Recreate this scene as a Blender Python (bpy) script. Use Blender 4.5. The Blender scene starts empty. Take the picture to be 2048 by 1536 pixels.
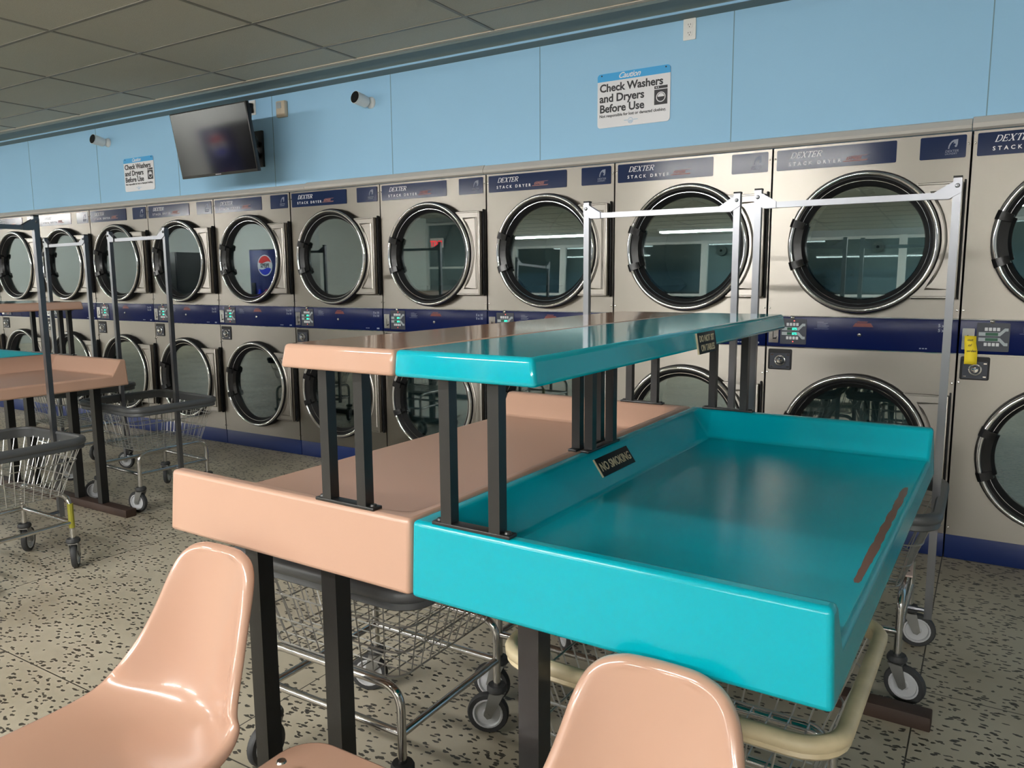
import bpy, bmesh, math, random
from mathutils import Matrix, Vector
random.seed(7)
PI = math.pi
scene = bpy.context.scene
COL = scene.collection

# ------------------------------------------------------------------ camera
cam_data = bpy.data.cameras.new('camera')
cam = bpy.data.objects.new('camera', cam_data)
COL.objects.link(cam)
cam_data.sensor_fit = 'HORIZONTAL'
cam_data.sensor_width = 36.0
cam_data.lens = 36.0 * 1550.0 / 2048.0
cam_data.clip_start = 0.02
YAW, PITCH, ROLL = 0.552725, -0.137469, 0.007501
Rc = Matrix.Rotation(YAW, 3, 'Z') @ Matrix.Rotation(PITCH, 3, 'X') @ Matrix.Rotation(ROLL, 3, 'Y')
M3 = Rc @ Matrix(((1, 0, 0), (0, 0, -1), (0, 1, 0)))
cam.matrix_world = Matrix.Translation((8.67789, -4.07060, 1.33189)) @ M3.to_4x4()
scene.camera = cam

# ------------------------------------------------------------------ look
scene.view_settings.view_transform = 'Standard'
scene.view_settings.look = 'None'
scene.view_settings.gamma = 1.0
scene.view_settings.use_curve_mapping = False
scene.view_settings.exposure = 0.0
scene.cycles.use_denoising = True
scene.cycles.max_bounces = 8
scene.cycles.transparent_max_bounces = 8
scene.cycles.sample_clamp_indirect = 6.0
world = bpy.data.worlds.new('world')
scene.world = world
world.use_nodes = True
world.node_tree.nodes['Background'].inputs[0].default_value = (0.012, 0.018, 0.03, 1)
world.node_tree.nodes['Background'].inputs[1].default_value = 1.0

CEIL = 2.690
LIGHTS = [  # x, y of the twin-tube strip lights under the ceiling
    (0.2, -7.0), (1.2, -9.4), (4.7, -9.4), (9.0, -9.4), (11.3, -8.2), (-5.2, -6.6), (6.2, -5.4), (-7.9, -4.8)
]

TUBE_POWER = 260.0

# ------------------------------------------------------------------ materials
def new_mat(name):
    m = bpy.data.materials.new(name)
    m.use_nodes = True
    nt = m.node_tree
    return m, nt, nt.nodes['Principled BSDF'], nt.nodes['Material Output']

def pmat(name, col, rough=0.5, metal=0.0, coat=0.0, noise=0.0, nscale=8.0, bump=0.0, bscale=120.0,
         rnoise=0.0, emit=None, estr=0.0, spec=None, stretch=None):
    m, nt, b, out = new_mat(name)
    b.inputs['Base Color'].default_value = (*col, 1)
    b.inputs['Roughness'].default_value = rough
    b.inputs['Metallic'].default_value = metal
    b.inputs['Coat Weight'].default_value = coat
    b.inputs['Coat Roughness'].default_value = 0.05
    if spec is not None:
        b.inputs['Specular IOR Level'].default_value = spec
    if emit:
        b.inputs['Emission Color'].default_value = (*emit, 1)
        b.inputs['Emission Strength'].default_value = estr
    L = nt.links
    if noise or bump or rnoise:
        tc = nt.nodes.new('ShaderNodeTexCoord')
        src = tc.outputs['Object']
        if stretch:
            mp = nt.nodes.new('ShaderNodeMapping')
            mp.inputs['Scale'].default_value = stretch
            L.new(src, mp.inputs['Vector']); src = mp.outputs['Vector']
    if noise or rnoise:
        n = nt.nodes.new('ShaderNodeTexNoise')
        n.inputs['Scale'].default_value = nscale
        n.inputs['Detail'].default_value = 5.0
        L.new(src, n.inputs['Vector'])
    if noise:
        mix = nt.nodes.new('ShaderNodeMix'); mix.data_type = 'RGBA'
        mix.inputs['A'].default_value = (*[c * (1 - noise) for c in col], 1)
        mix.inputs['B'].default_value = (*[min(1, c * (1 + noise)) for c in col], 1)
        L.new(n.outputs['Fac'], mix.inputs['Factor'])
        L.new(mix.outputs['Result'], b.inputs['Base Color'])
    if rnoise:
        mr = nt.nodes.new('ShaderNodeMapRange')
        mr.inputs['From Min'].default_value = 0.3; mr.inputs['From Max'].default_value = 0.7
        mr.inputs['To Min'].default_value = max(0.02, rough - rnoise); mr.inputs['To Max'].default_value = rough + rnoise
        L.new(n.outputs['Fac'], mr.inputs['Value'])
        L.new(mr.outputs['Result'], b.inputs['Roughness'])
    if bump:
        n2 = nt.nodes.new('ShaderNodeTexNoise')
        n2.inputs['Scale'].default_value = bscale
        n2.inputs['Detail'].default_value = 3.0
        L.new(src, n2.inputs['Vector'])
        bp = nt.nodes.new('ShaderNodeBump')
        bp.inputs['Strength'].default_value = bump
        bp.inputs['Distance'].default_value = 0.004
        L.new(n2.outputs['Fac'], bp.inputs['Height'])
        L.new(bp.outputs['Normal'], b.inputs['Normal'])
    return m

def glass_mat(name, tint, refl, rough=0.0, coat_col=(0.9, 1, 1)):
    m, nt, b, out = new_mat(name)
    nt.nodes.remove(b)
    tr = nt.nodes.new('ShaderNodeBsdfTransparent'); tr.inputs['Color'].default_value = (*tint, 1)
    gl = nt.nodes.new('ShaderNodeBsdfGlossy'); gl.inputs['Color'].default_value = (*coat_col, 1)
    gl.inputs['Roughness'].default_value = rough
    fr = nt.nodes.new('ShaderNodeLayerWeight'); fr.inputs['Blend'].default_value = 0.35
    mr = nt.nodes.new('ShaderNodeMapRange')
    mr.inputs['To Min'].default_value = refl; mr.inputs['To Max'].default_value = 0.95
    mx = nt.nodes.new('ShaderNodeMixShader')
    nt.links.new(fr.outputs['Fresnel'], mr.inputs['Value'])
    nt.links.new(mr.outputs['Result'], mx.inputs['Fac'])
    nt.links.new(tr.outputs[0], mx.inputs[1]); nt.links.new(gl.outputs[0], mx.inputs[2])
    nt.links.new(mx.outputs[0], out.inputs['Surface'])
    return m

def floor_mat():
    m, nt, b, out = new_mat('terrazzo_tile')
    L = nt.links; N = nt.nodes.new
    tc = N('ShaderNodeTexCoord')
    base = N('ShaderNodeTexNoise'); base.inputs['Scale'].default_value = 2.2; base.inputs['Detail'].default_value = 6
    L.new(tc.outputs['Object'], base.inputs['Vector'])
    ramp = N('ShaderNodeValToRGB')
    ramp.color_ramp.elements[0].position = 0.3; ramp.color_ramp.elements[0].color = (0.40, 0.355, 0.265, 1)
    ramp.color_ramp.elements[1].position = 0.7; ramp.color_ramp.elements[1].color = (0.56, 0.505, 0.395, 1)
    L.new(base.outputs['Fac'], ramp.inputs['Fac'])
    cur = ramp.outputs['Color']
    # dark chips: small slivers pointing two ways
    for ang, sc, thr, rad, seed in ((0.35, (26, 62, 1), 0.80, 0.30, 0.0), (1.9, (28, 66, 1), 0.82, 0.30, 7.3), (1.1, (46, 60, 1), 0.86, 0.27, 3.1)):
        mp = N('ShaderNodeMapping')
        mp.inputs['Rotation'].default_value = (0, 0, ang)
        mp.inputs['Location'].default_value = (seed, seed * 2, 0)
        mp.inputs['Scale'].default_value = sc
        wob = N('ShaderNodeTexNoise'); wob.inputs['Scale'].default_value = 45
        L.new(tc.outputs['Object'], wob.inputs['Vector'])
        ad = N('ShaderNodeVectorMath'); ad.operation = 'MULTIPLY_ADD'
        ad.inputs[1].default_value = (0.02, 0.02, 0)
        L.new(wob.outputs['Color'], ad.inputs[0]); L.new(tc.outputs['Object'], ad.inputs[2])
        L.new(ad.outputs[0], mp.inputs['Vector'])
        vo = N('ShaderNodeTexVoronoi'); vo.voronoi_dimensions = '2D'; vo.inputs['Scale'].default_value = 1.0
        L.new(mp.outputs['Vector'], vo.inputs['Vector'])
        sep = N('ShaderNodeSeparateColor'); L.new(vo.outputs['Color'], sep.inputs['Color'])
        g = N('ShaderNodeMath'); g.operation = 'GREATER_THAN'; g.inputs[1].default_value = thr
        L.new(sep.outputs['Red'], g.inputs[0])
        l = N('ShaderNodeMath'); l.operation = 'LESS_THAN'; l.inputs[1].default_value = rad
        L.new(vo.outputs['Distance'], l.inputs[0])
        a = N('ShaderNodeMath'); a.operation = 'MULTIPLY'
        L.new(g.outputs[0], a.inputs[0]); L.new(l.outputs[0], a.inputs[1])
        mx = N('ShaderNodeMix'); mx.data_type = 'RGBA'
        mx.inputs['B'].default_value = (0.018, 0.016, 0.014, 1)
        a2 = N('ShaderNodeMath'); a2.operation = 'MULTIPLY'; a2.inputs[1].default_value = 0.9
        L.new(a.outputs[0], a2.inputs[0]); L.new(a2.outputs[0], mx.inputs['Factor'])
        L.new(cur, mx.inputs['A']); cur = mx.outputs['Result']
    # worn brownish stains
    st = N('ShaderNodeTexNoise'); st.inputs['Scale'].default_value = 0.9; st.inputs['Detail'].default_value = 8
    L.new(tc.outputs['Object'], st.inputs['Vector'])
    sr = N('ShaderNodeMapRange'); sr.inputs['From Min'].default_value = 0.52; sr.inputs['From Max'].default_value = 0.75
    sr.inputs['To Max'].default_value = 0.35
    L.new(st.outputs['Fac'], sr.inputs['Value'])
    mx = N('ShaderNodeMix'); mx.data_type = 'RGBA'; mx.inputs['B'].default_value = (0.16, 0.10, 0.065, 1)
    L.new(sr.outputs['Result'], mx.inputs['Factor']); L.new(cur, mx.inputs['A']); cur = mx.outputs['Result']
    # seams
    sx = N('ShaderNodeSeparateXYZ'); L.new(tc.outputs['Object'], sx.inputs[0])
    seams = []
    for ax, off, pitch in (('X', 8.557, 1.722), ('Y', -1.39, 1.39)):
        s = N('ShaderNodeMath'); s.operation = 'SUBTRACT'; s.inputs[1].default_value = off
        L.new(sx.outputs[ax], s.inputs[0])
        pp = N('ShaderNodeMath'); pp.operation = 'PINGPONG'; pp.inputs[1].default_value = pitch / 2
        L.new(s.outputs[0], pp.inputs[0])
        lt = N('ShaderNodeMath'); lt.operation = 'LESS_THAN'; lt.inputs[1].default_value = 0.0022
        L.new(pp.outputs[0], lt.inputs[0]); seams.append(lt)
    mm = N('ShaderNodeMath'); mm.operation = 'MAXIMUM'
    L.new(seams[0].outputs[0], mm.inputs[0]); L.new(seams[1].outputs[0], mm.inputs[1])
    mx = N('ShaderNodeMix'); mx.data_type = 'RGBA'; mx.inputs['B'].default_value = (0.05, 0.045, 0.035, 1)
    L.new(mm.outputs[0], mx.inputs['Factor']); L.new(cur, mx.inputs['A'])
    L.new(mx.outputs['Result'], b.inputs['Base Color'])
    b.inputs['Roughness'].default_value = 0.42
    return m

def teal_worn():
    m = pmat('teal_fiberglass_tray', (0.0, 0.355, 0.435), 0.21, spec=0.4, coat=0.0, noise=0.05, nscale=3, bump=0.05, bscale=260)
    nt = m.node_tree; N = nt.nodes.new; L = nt.links
    b = nt.nodes['Principled BSDF']
    tc = N('ShaderNodeTexCoord')
    sx = N('ShaderNodeSeparateXYZ'); L.new(tc.outputs['Object'], sx.inputs[0])
    nz = N('ShaderNodeTexNoise'); nz.inputs['Scale'].default_value = 14; nz.inputs['Detail'].default_value = 6
    L.new(tc.outputs['Object'], nz.inputs['Vector'])
    # band of bare glass fibre just inside the long outer edge
    def smooth(src, a, b_, c, d):
        r1 = N('ShaderNodeMapRange'); r1.inputs['From Min'].default_value = a; r1.inputs['From Max'].default_value = b_
        r2 = N('ShaderNodeMapRange'); r2.inputs['From Min'].default_value = d; r2.inputs['From Max'].default_value = c
        L.new(src, r1.inputs['Value']); L.new(src, r2.inputs['Value'])
        mu = N('ShaderNodeMath'); mu.operation = 'MULTIPLY'
        L.new(r1.outputs['Result'], mu.inputs[0]); L.new(r2.outputs['Result'], mu.inputs[1])
        return mu.outputs[0]
    wx = smooth(sx.outputs['X'], 0.694, 0.706, 0.712, 0.722)
    wy = smooth(sx.outputs['Y'], -0.50, -0.30, 0.25, 0.45)
    mu = N('ShaderNodeMath'); mu.operation = 'MULTIPLY'; L.new(wx, mu.inputs[0]); L.new(wy, mu.inputs[1])
    ad = N('ShaderNodeMath'); ad.operation = 'ADD'; L.new(mu.outputs[0], ad.inputs[0]); L.new(nz.outputs['Fac'], ad.inputs[1])
    gt = N('ShaderNodeMath'); gt.operation = 'GREATER_THAN'; gt.inputs[1].default_value = 1.02
    L.new(ad.outputs[0], gt.inputs[0])
    mx = N('ShaderNodeMix'); mx.data_type = 'RGBA'; mx.inputs['B'].default_value = (0.16, 0.085, 0.06, 1)
    old = b.inputs['Base Color'].links[0].from_socket
    L.new(gt.outputs[0], mx.inputs['Factor']); L.new(old, mx.inputs['A'])
    L.new(mx.outputs['Result'], b.inputs['Base Color'])
    return m

def steel_mat(name, col, rough, rn):
    m = pmat(name, col, rough, 1.0, noise=0.05, nscale=1.6, rnoise=rn)
    nt = m.node_tree; b = nt.nodes['Principled BSDF']
    b.inputs['Anisotropic'].default_value = 0.75
    b.inputs['Anisotropic Rotation'].default_value = 0.25
    tg = nt.nodes.new('ShaderNodeTangent'); tg.direction_type = 'RADIAL'; tg.axis = 'Z'
    nt.links.new(tg.outputs[0], b.inputs['Tangent'])
    tc = nt.nodes.new('ShaderNodeTexCoord')
    n = nt.nodes.new('ShaderNodeTexNoise'); n.inputs['Scale'].default_value = 1.7; n.inputs['Detail'].default_value = 1.5
    bp = nt.nodes.new('ShaderNodeBump'); bp.inputs['Strength'].default_value = 0.25; bp.inputs['Distance'].default_value = 0.02
    nt.links.new(tc.outputs['Object'], n.inputs['Vector']); nt.links.new(n.outputs['Fac'], bp.inputs['Height'])
    nt.links.new(bp.outputs['Normal'], b.inputs['Normal'])
    return m

MT = dict(
    wall=pmat('blue_wall_paint', (0.335, 0.585, 0.82), 0.75, spec=0.2, noise=0.04, nscale=1.5, bump=0.08, bscale=90),
    wall_shade=pmat('painted_wall_shade', (0.15, 0.20, 0.21), 0.7),  # wall shade put into the colour, for the undersides of the added moulding
    seam=pmat('wall_seam', (0.17, 0.28, 0.37), 0.7),
    white_wall=pmat('white_wall_paint', (0.72, 0.74, 0.72), 0.6, noise=0.03, nscale=2),
    grey_wall=pmat('grey_wall_paint', (0.30, 0.31, 0.30), 0.7),
    ceiling=pmat('ceiling_tile', (0.50, 0.50, 0.44), 0.9, noise=0.10, nscale=160, bump=0.4, bscale=220),
    tbar=pmat('ceiling_grid_metal', (0.22, 0.21, 0.18), 0.5),
    cream=pmat('cream_trim_metal', (0.62, 0.55, 0.46), 0.5),
    floor=floor_mat(),
    steel=steel_mat('brushed_stainless', (0.295, 0.274, 0.246), 0.33, 0.03),
    steel_bright=steel_mat('polished_stainless', (0.37, 0.348, 0.318), 0.30, 0.02),
    chrome=pmat('chrome', (0.80, 0.80, 0.82), 0.07, 1.0),
    chrome_old=pmat('worn_chrome', (0.62, 0.61, 0.60), 0.17, 1.0, rnoise=0.08, nscale=30),
    wire=pmat('plated_wire', (0.42, 0.42, 0.405), 0.32, 0.75),
    alu=pmat('aluminium_rail', (0.235, 0.24, 0.26), 0.30, 1.0),
    trim=pmat('grey_ledge_metal', (0.50, 0.48, 0.45), 0.4, 0.0),
    navy=pmat('navy_panel', (0.003, 0.008, 0.055), 0.25, spec=0.12),
    navy_plate=pmat('navy_name_plate', (0.007, 0.018, 0.064), 0.13, spec=0.13),
    kick=pmat('navy_toe_kick', (0.006, 0.022, 0.12), 0.4),
    black=pmat('black_rubber', (0.010, 0.010, 0.011), 0.5, spec=0.25),
    black_gloss=pmat('black_gloss', (0.008, 0.008, 0.009), 0.25, spec=0.35),
    dark=pmat('dark_cavity', (0.01, 0.01, 0.01), 0.8),
    drum=pmat('galvanised_drum', (0.62, 0.66, 0.67), 0.38, 0.5, noise=0.1, nscale=4),
    glass=glass_mat('smoked_door_glass', (0.52, 0.60, 0.60), 0.11),
    window=glass_mat('window_glass', (0.75, 0.8, 0.8), 0.10),
    salmon=pmat('salmon_fiberglass', (0.50, 0.31, 0.228), 0.30, spec=0.4, coat=0.0, noise=0.04, nscale=4, bump=0.04, bscale=260),
    salmon_shelf=pmat('salmon_gloss_shelf', (0.50, 0.31, 0.228), 0.10, coat=0.2),
    teal=teal_worn(),
    teal_shelf=pmat('teal_gloss_shelf', (0.0, 0.355, 0.435), 0.10, coat=0.2),
    chair=pmat('salmon_chair_shell', (0.49, 0.295, 0.213), 0.20, coat=0.5, noise=0.03, nscale=5),
    leg=pmat('black_painted_steel', (0.012, 0.012, 0.012), 0.35, bump=0.05, bscale=60),
    rust=pmat('rusty_brown_foot', (0.045, 0.024, 0.016), 0.65, noise=0.5, nscale=9),
    rim_grey=pmat('grey_vinyl_bumper', (0.075, 0.08, 0.085), 0.42),
    rim_cream=pmat('yellowed_vinyl_bumper', (0.56, 0.47, 0.30), 0.45, noise=0.45, nscale=14),
    tyre=pmat('grey_rubber_tyre', (0.035, 0.036, 0.038), 0.6),
    hub=pmat('pale_wheel_hub', (0.55, 0.56, 0.58), 0.4),
    fork=pmat('zinc_fork', (0.30, 0.30, 0.29), 0.4, 0.7),
    white=pmat('white_plastic', (0.78, 0.78, 0.76), 0.4),
    sign_white=pmat('sign_white', (0.74, 0.74, 0.77), 0.35),
    sign_blue=pmat('sign_blue', (0.03, 0.36, 0.75), 0.35),
    ink=pmat('black_ink', (0.01, 0.01, 0.015), 0.5),
    ink_white=pmat('white_ink', (0.75, 0.77, 0.80), 0.5),
    ink_dim=pmat('grey_ink', (0.20, 0.23, 0.30), 0.5),
    ink_red=pmat('red_ink', (0.13, 0.018, 0.016), 0.5),
    ink_rose=pmat('faded_red_ink', (0.26, 0.10, 0.09), 0.5),
    ink_blue=pmat('light_blue_ink', (0.25, 0.45, 0.65), 0.5),
    keypad=pmat('keypad_grey', (0.30, 0.34, 0.36), 0.4),
    keypad_dark=pmat('keypad_dark', (0.03, 0.035, 0.05), 0.3),
    lcd=pmat('display_green', (0.03, 0.10, 0.06), 0.2),
    led_green=pmat('lit_digits', (0, 0.2, 0.15), 0.4, emit=(0.05, 1.0, 0.72), estr=1.3),
    led_red=pmat('lit_red_dot', (0.2, 0, 0), 0.4, emit=(1.0, 0.12, 0.10), estr=1.6),
    yellow=pmat('yellow_paper', (0.80, 0.62, 0.02), 0.7),
    tape=pmat('yellow_tape', (0.30, 0.28, 0.03), 0.5),
    beige=pmat('beige_plastic', (0.55, 0.46, 0.34), 0.45),
    screen=pmat('tv_screen', (0.006, 0.006, 0.007), 0.07, coat=0.0, spec=0.7),
    tv=pmat('tv_black_plastic', (0.012, 0.012, 0.013), 0.35),
    plaque=pmat('black_plaque', (0.008, 0.011, 0.012), 0.5, spec=0.2),
    gold=pmat('pale_gold_ink', (0.50, 0.43, 0.28), 0.5),
    pink=pmat('pale_pink_plate', (0.62, 0.47, 0.42), 0.5),
    tube=pmat('fluorescent_tube', (0.9, 0.9, 0.9), 0.5, emit=(1.0, 0.985, 0.95), estr=TUBE_POWER),
    exit=pmat('exit_red_glow', (0.3, 0, 0), 0.5, emit=(1.0, 0.02, 0.03), estr=4.0),
    vend=pmat('vending_navy', (0.006, 0.012, 0.10), 0.3, emit=(0.01, 0.015, 0.16), estr=0.5),
    vend_black=pmat('vending_black', (0.01, 0.011, 0.014), 0.3),
    vend_white=pmat('lit_white', (0.7, 0.7, 0.7), 0.4, emit=(0.9, 0.9, 1.0), estr=0.9),
    vend_red=pmat('lit_red', (0.5, 0.02, 0.02), 0.4, emit=(0.9, 0.03, 0.04), estr=0.9),
    vend_blue=pmat('lit_blue', (0.01, 0.03, 0.4), 0.4, emit=(0.02, 0.04, 0.7), estr=0.9),
    mullion=pmat('white_mullion', (0.62, 0.62, 0.60), 0.4),
)

# ------------------------------------------------------------------ mesh helpers
def box(bm, x0, x1, y0, y1, z0, z1, bevel=0.0, seg=2, mi=0):
    r = bmesh.ops.create_cube(bm, size=1.0, matrix=Matrix.Translation(((x0 + x1) / 2, (y0 + y1) / 2, (z0 + z1) / 2)) @
                              Matrix.Diagonal((abs(x1 - x0), abs(y1 - y0), abs(z1 - z0), 1)))
    vs = r['verts']
    fs = set(f for v in vs for f in v.link_faces)
    for f in fs: f.material_index = mi
    if bevel:
        es = list(set(e for v in vs for e in v.link_edges))
        rr = bmesh.ops.bevel(bm, geom=es, offset=bevel, segments=seg, profile=0.5, affect='EDGES', clamp_overlap=True)
        for f in rr['faces']: f.material_index = mi
    return vs

def tube(bm, pts, r, n=8, closed=False, mi=0, square=False):
    pts = [Vector(p) for p in pts]
    k = len(pts)
    if square: n = 4; r = r * math.sqrt(2)
    tans = []
    for i in range(k):
        a = pts[(i - 1) % k] if (closed or i > 0) else pts[i]
        b = pts[(i + 1) % k] if (closed or i < k - 1) else pts[i]
        tans.append((b - a).normalized())
    t = tans[0]
    up = Vector((0, 0, 1)) if abs(t.z) < 0.9 else Vector((0, 1, 0))
    if square and abs(t.z) >= 0.9: up = Vector((0, 1, 0))
    nrm = (up - t * up.dot(t)).normalized()
    rings = []
    for i in range(k):
        t = tans[i]
        nrm = (nrm - t * nrm.dot(t)).normalized()
        bi = t.cross(nrm)
        sc = 1.0
        if (closed or 0 < i < k - 1):
            d1 = (pts[i] - pts[i - 1]).normalized()
            c = max(0.5, d1.dot(t)); sc = 1 / c if square else 1.0
        off = PI / 4 if square else 0
        rings.append([bm.verts.new(pts[i] + (nrm * math.cos(2 * PI * j / n + off) + bi * math.sin(2 * PI * j / n + off)) * r * sc) for j in range(n)])
    m = k if closed else k - 1
    for i in range(m):
        A, B = rings[i], rings[(i + 1) % k]
        for j in range(n):
            f = bm.faces.new((A[j], A[(j + 1) % n], B[(j + 1) % n], B[j])); f.material_index = mi
    if not closed:
        for R in (rings[0][::-1], rings[-1]):
            f = bm.faces.new(R); f.material_index = mi

def fillet(pts, r, n=4, closed=False):
    pts = [Vector(p) for p in pts]; out = []; k = len(pts)
    for i in range(k):
        if not closed and i in (0, k - 1): out.append(pts[i]); continue
        p0, p, p1 = pts[i - 1], pts[i], pts[(i + 1) % k]
        d0, d1 = (p0 - p), (p1 - p)
        rr = min(r, d0.length * 0.49, d1.length * 0.49)
        a, b = p + d0.normalized() * rr, p + d1.normalized() * rr
        for j in range(n + 1):
            s = j / n
            out.append(a * (1 - s) ** 2 + p * 2 * s * (1 - s) + b * s * s)
    return out

def lathe(bm, prof, cx, cz, n=48, mi=0, a0=0.0, a1=2 * PI, axis='Y', cy=0.0):
    """profile of (radius, offset) turned about an axis through (cx, cz); axis Y for doors, Z for posts"""
    full = abs(a1 - a0 - 2 * PI) < 1e-6
    cols = []
    m = n if full else n + 1
    for i in range(m):
        a = a0 + (a1 - a0) * i / n
        c, s = math.cos(a), math.sin(a)
        col = []
        for r, h in prof:
            if axis == 'Y': p = (cx + r * c, h, cz + r * s)
            elif axis == 'Z': p = (cx + r * c, cy + r * s, cz + h)
            else: p = (cx + h, cy + r * c, cz + r * s)
            col.append(bm.verts.new(p))
        cols.append(col)
    k = len(prof)
    for i in range(n if full else n):
        A, B = cols[i], cols[(i + 1) % m]
        for j in range(k - 1):
            f = bm.faces.new((A[j], B[j], B[j + 1], A[j + 1])); f.material_index = mi
    if not full:
        for Cc in (cols[0], cols[-1]):
            try:
                f = bm.faces.new(Cc); f.material_index = mi
            except ValueError: pass

def torus(bm, R, r, cx, y, cz, n=64, k=10, mi=0):
    prof = [(R + r * math.cos(2 * PI * j / k), y + r * math.sin(2 * PI * j / k)) for j in range(k + 1)]
    lathe(bm, prof, cx, cz, n, mi)

def disc(bm, cx, y, cz, r, n=32, mi=0, th=0.0):
    vs = [bm.verts.new((cx + r * math.cos(2 * PI * i / n), y, cz + r * math.sin(2 * PI * i / n))) for i in range(n)]
    f = bm.faces.new(vs); f.material_index = mi
    if th:
        g = bmesh.ops.extrude_face_region(bm, geom=[f])
        for v in g['geom']:
            if isinstance(v, bmesh.types.BMVert): v.co.y += th
        for x in g['geom']:
            if isinstance(x, bmesh.types.BMFace): x.material_index = mi

def prism(bm, pts, y0, y1, mi=0):
    """polygon in x,z pushed from y0 to y1"""
    A = [bm.verts.new((x, y0, z)) for x, z in pts]
    B = [bm.verts.new((x, y1, z)) for x, z in pts]
    k = len(pts); fs = []
    fs.append(bm.faces.new(A)); fs.append(bm.faces.new(B[::-1]))
    for i in range(k): fs.append(bm.faces.new((A[i], B[i], B[(i + 1) % k], A[(i + 1) % k])))
    for f in fs: f.material_index = mi

def rrect(x0, x1, z0, z1, r, n=5):
    out = []
    for cx, cz, a in ((x1 - r, z1 - r, 0), (x0 + r, z1 - r, PI / 2), (x0 + r, z0 + r, PI), (x1 - r, z0 + r, 1.5 * PI)):
        for i in range(n + 1):
            t = a + PI / 2 * i / n
            out.append((cx + r * math.cos(t), cz + r * math.sin(t)))
    return out

def plate_hole(bm, x0, x1, z0, z1, cx, cz, R, y0, depth, n=72, mi=0):
    angs = sorted(set([2 * PI * i / n for i in range(n)] + [math.atan2(z - cz, x - cx) % (2 * PI) for x in (x0, x1) for z in (z0, z1)]))
    def hit(a):
        c, s = math.cos(a), math.sin(a)
        t = min(((x1 - cx) / c if c > 1e-9 else (x0 - cx) / c if c < -1e-9 else 1e9), ((z1 - cz) / s if s > 1e-9 else (z0 - cz) / s if s < -1e-9 else 1e9))
        return cx + c * t, cz + s * t
    inn, out, back, bin_ = [], [], [], []
    for a in angs:
        inn.append(bm.verts.new((cx + R * math.cos(a), y0, cz + R * math.sin(a))))
        bin_.append(bm.verts.new((cx + R * math.cos(a), y0 + depth, cz + R * math.sin(a))))
        h = hit(a); out.append(bm.verts.new((h[0], y0, h[1]))); back.append(bm.verts.new((h[0], y0 + depth, h[1])))
    k = len(angs)
    for i in range(k):
        j = (i + 1) % k
        for q in ((inn[i], inn[j], out[j], out[i]), (out[i], out[j], back[j], back[i]), (bin_[i], bin_[j], inn[j], inn[i])):
            bm.faces.new(q).material_index = mi

def text_into(bm, s, size, mat4, mi=0, shear=0.0, offset=0.0, align='LEFT', space=1.0, extrude=0.0006):
    cu = bpy.data.curves.new('t', 'FONT')
    cu.body = s; cu.size = size; cu.shear = shear; cu.offset = offset; cu.align_x = align
    cu.space_character = space; cu.extrude = extrude; cu.resolution_u = 3
    o = bpy.data.objects.new('t', cu)
    me = bpy.data.meshes.new_from_object(o)
    me.transform(mat4)
    for p in me.polygons: p.material_index = mi
    k = len(bm.faces)
    bm.from_mesh(me)
    bm.faces.ensure_lookup_table()
    for f in bm.faces[k:]: f.material_index = mi
    bpy.data.objects.remove(o); bpy.data.curves.remove(cu); bpy.data.meshes.remove(me)

FACE_OUT = Matrix.Rotation(PI / 2, 4, 'X')          # text plane to a wall seen from -y
def at(x, y, z): return Matrix.Translation((x, y, z)) @ FACE_OUT

def obj(name, bm, mats, parent=None, smooth=35, kind=None, label=None, bevel=0.0, loc=None):
    bmesh.ops.recalc_face_normals(bm, faces=bm.faces)
    me = bpy.data.meshes.new(name)
    bm.to_mesh(me); bm.free()
    if not isinstance(mats, (list, tuple)): mats = [mats]
    for m in mats: me.materials.append(m)
    if smooth is not None:
        for p in me.polygons: p.use_smooth = True
        me.set_sharp_from_angle(angle=math.radians(smooth))
    o = bpy.data.objects.new(name, me)
    COL.objects.link(o)
    if parent: o.parent = parent
    if loc: o.location = loc
    if kind: o['kind'] = kind
    if label: o['label'] = label
    if bevel:
        md = o.modifiers.new('bevel', 'BEVEL'); md.width = bevel; md.segments = 3; md.limit_method = 'ANGLE'; md.angle_limit = math.radians(28)
        md.harden_normals = False
    return o

def thing(name, label, cat, loc=(0, 0, 0), rotz=0.0, group=None):
    o = bpy.data.objects.new(name, None)
    o.empty_display_size = 0.1
    COL.objects.link(o)
    o.location = loc; o.rotation_euler = (0, 0, rotz)
    return tag(o, label, cat, group)

def tag(o, label, cat, group=None):
    o['label'] = label; o['category'] = cat
    if group: o['group'] = group
    return o

def copy_tree(src, parent=None):
    c = src.copy(); COL.objects.link(c)
    if parent is not None: c.parent = parent
    for ch in list(src.children): copy_tree(ch, c)
    return c

NEW = bmesh.new

# ================================================================== the room
X0, X1, Y0, YP, XP = -9.2, 12.6, -10.6, -7.8, -2.7
W, H = 0.856, 1.9525
ND = 11          # in view; one more stands past the left edge
bm = NEW(); box(bm, X0, X1, Y0, 1.0, -0.1, 0.0); obj('floor', bm, MT['floor'], kind='structure')
bm = NEW(); box(bm, X0, X1, Y0, 0.12, CEIL, CEIL + 0.08); obj('ceiling', bm, MT['ceiling'], kind='structure')

bm = NEW()     # ceiling grid
for k in range(-12, 12):
    x = 2.13 + 1.023 * k
    if X0 < x < X1: box(bm, x - 0.010, x + 0.010, Y0, -0.22, CEIL - 0.004, CEIL + 0.002)
for k in range(20):
    y = -0.54 - 0.52 * k
    if y > Y0: box(bm, X0, X1, y - 0.010, y + 0.010, CEIL - 0.0045, CEIL + 0.002)
obj('trim_7', bm, MT['tbar'], kind='structure')

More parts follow.
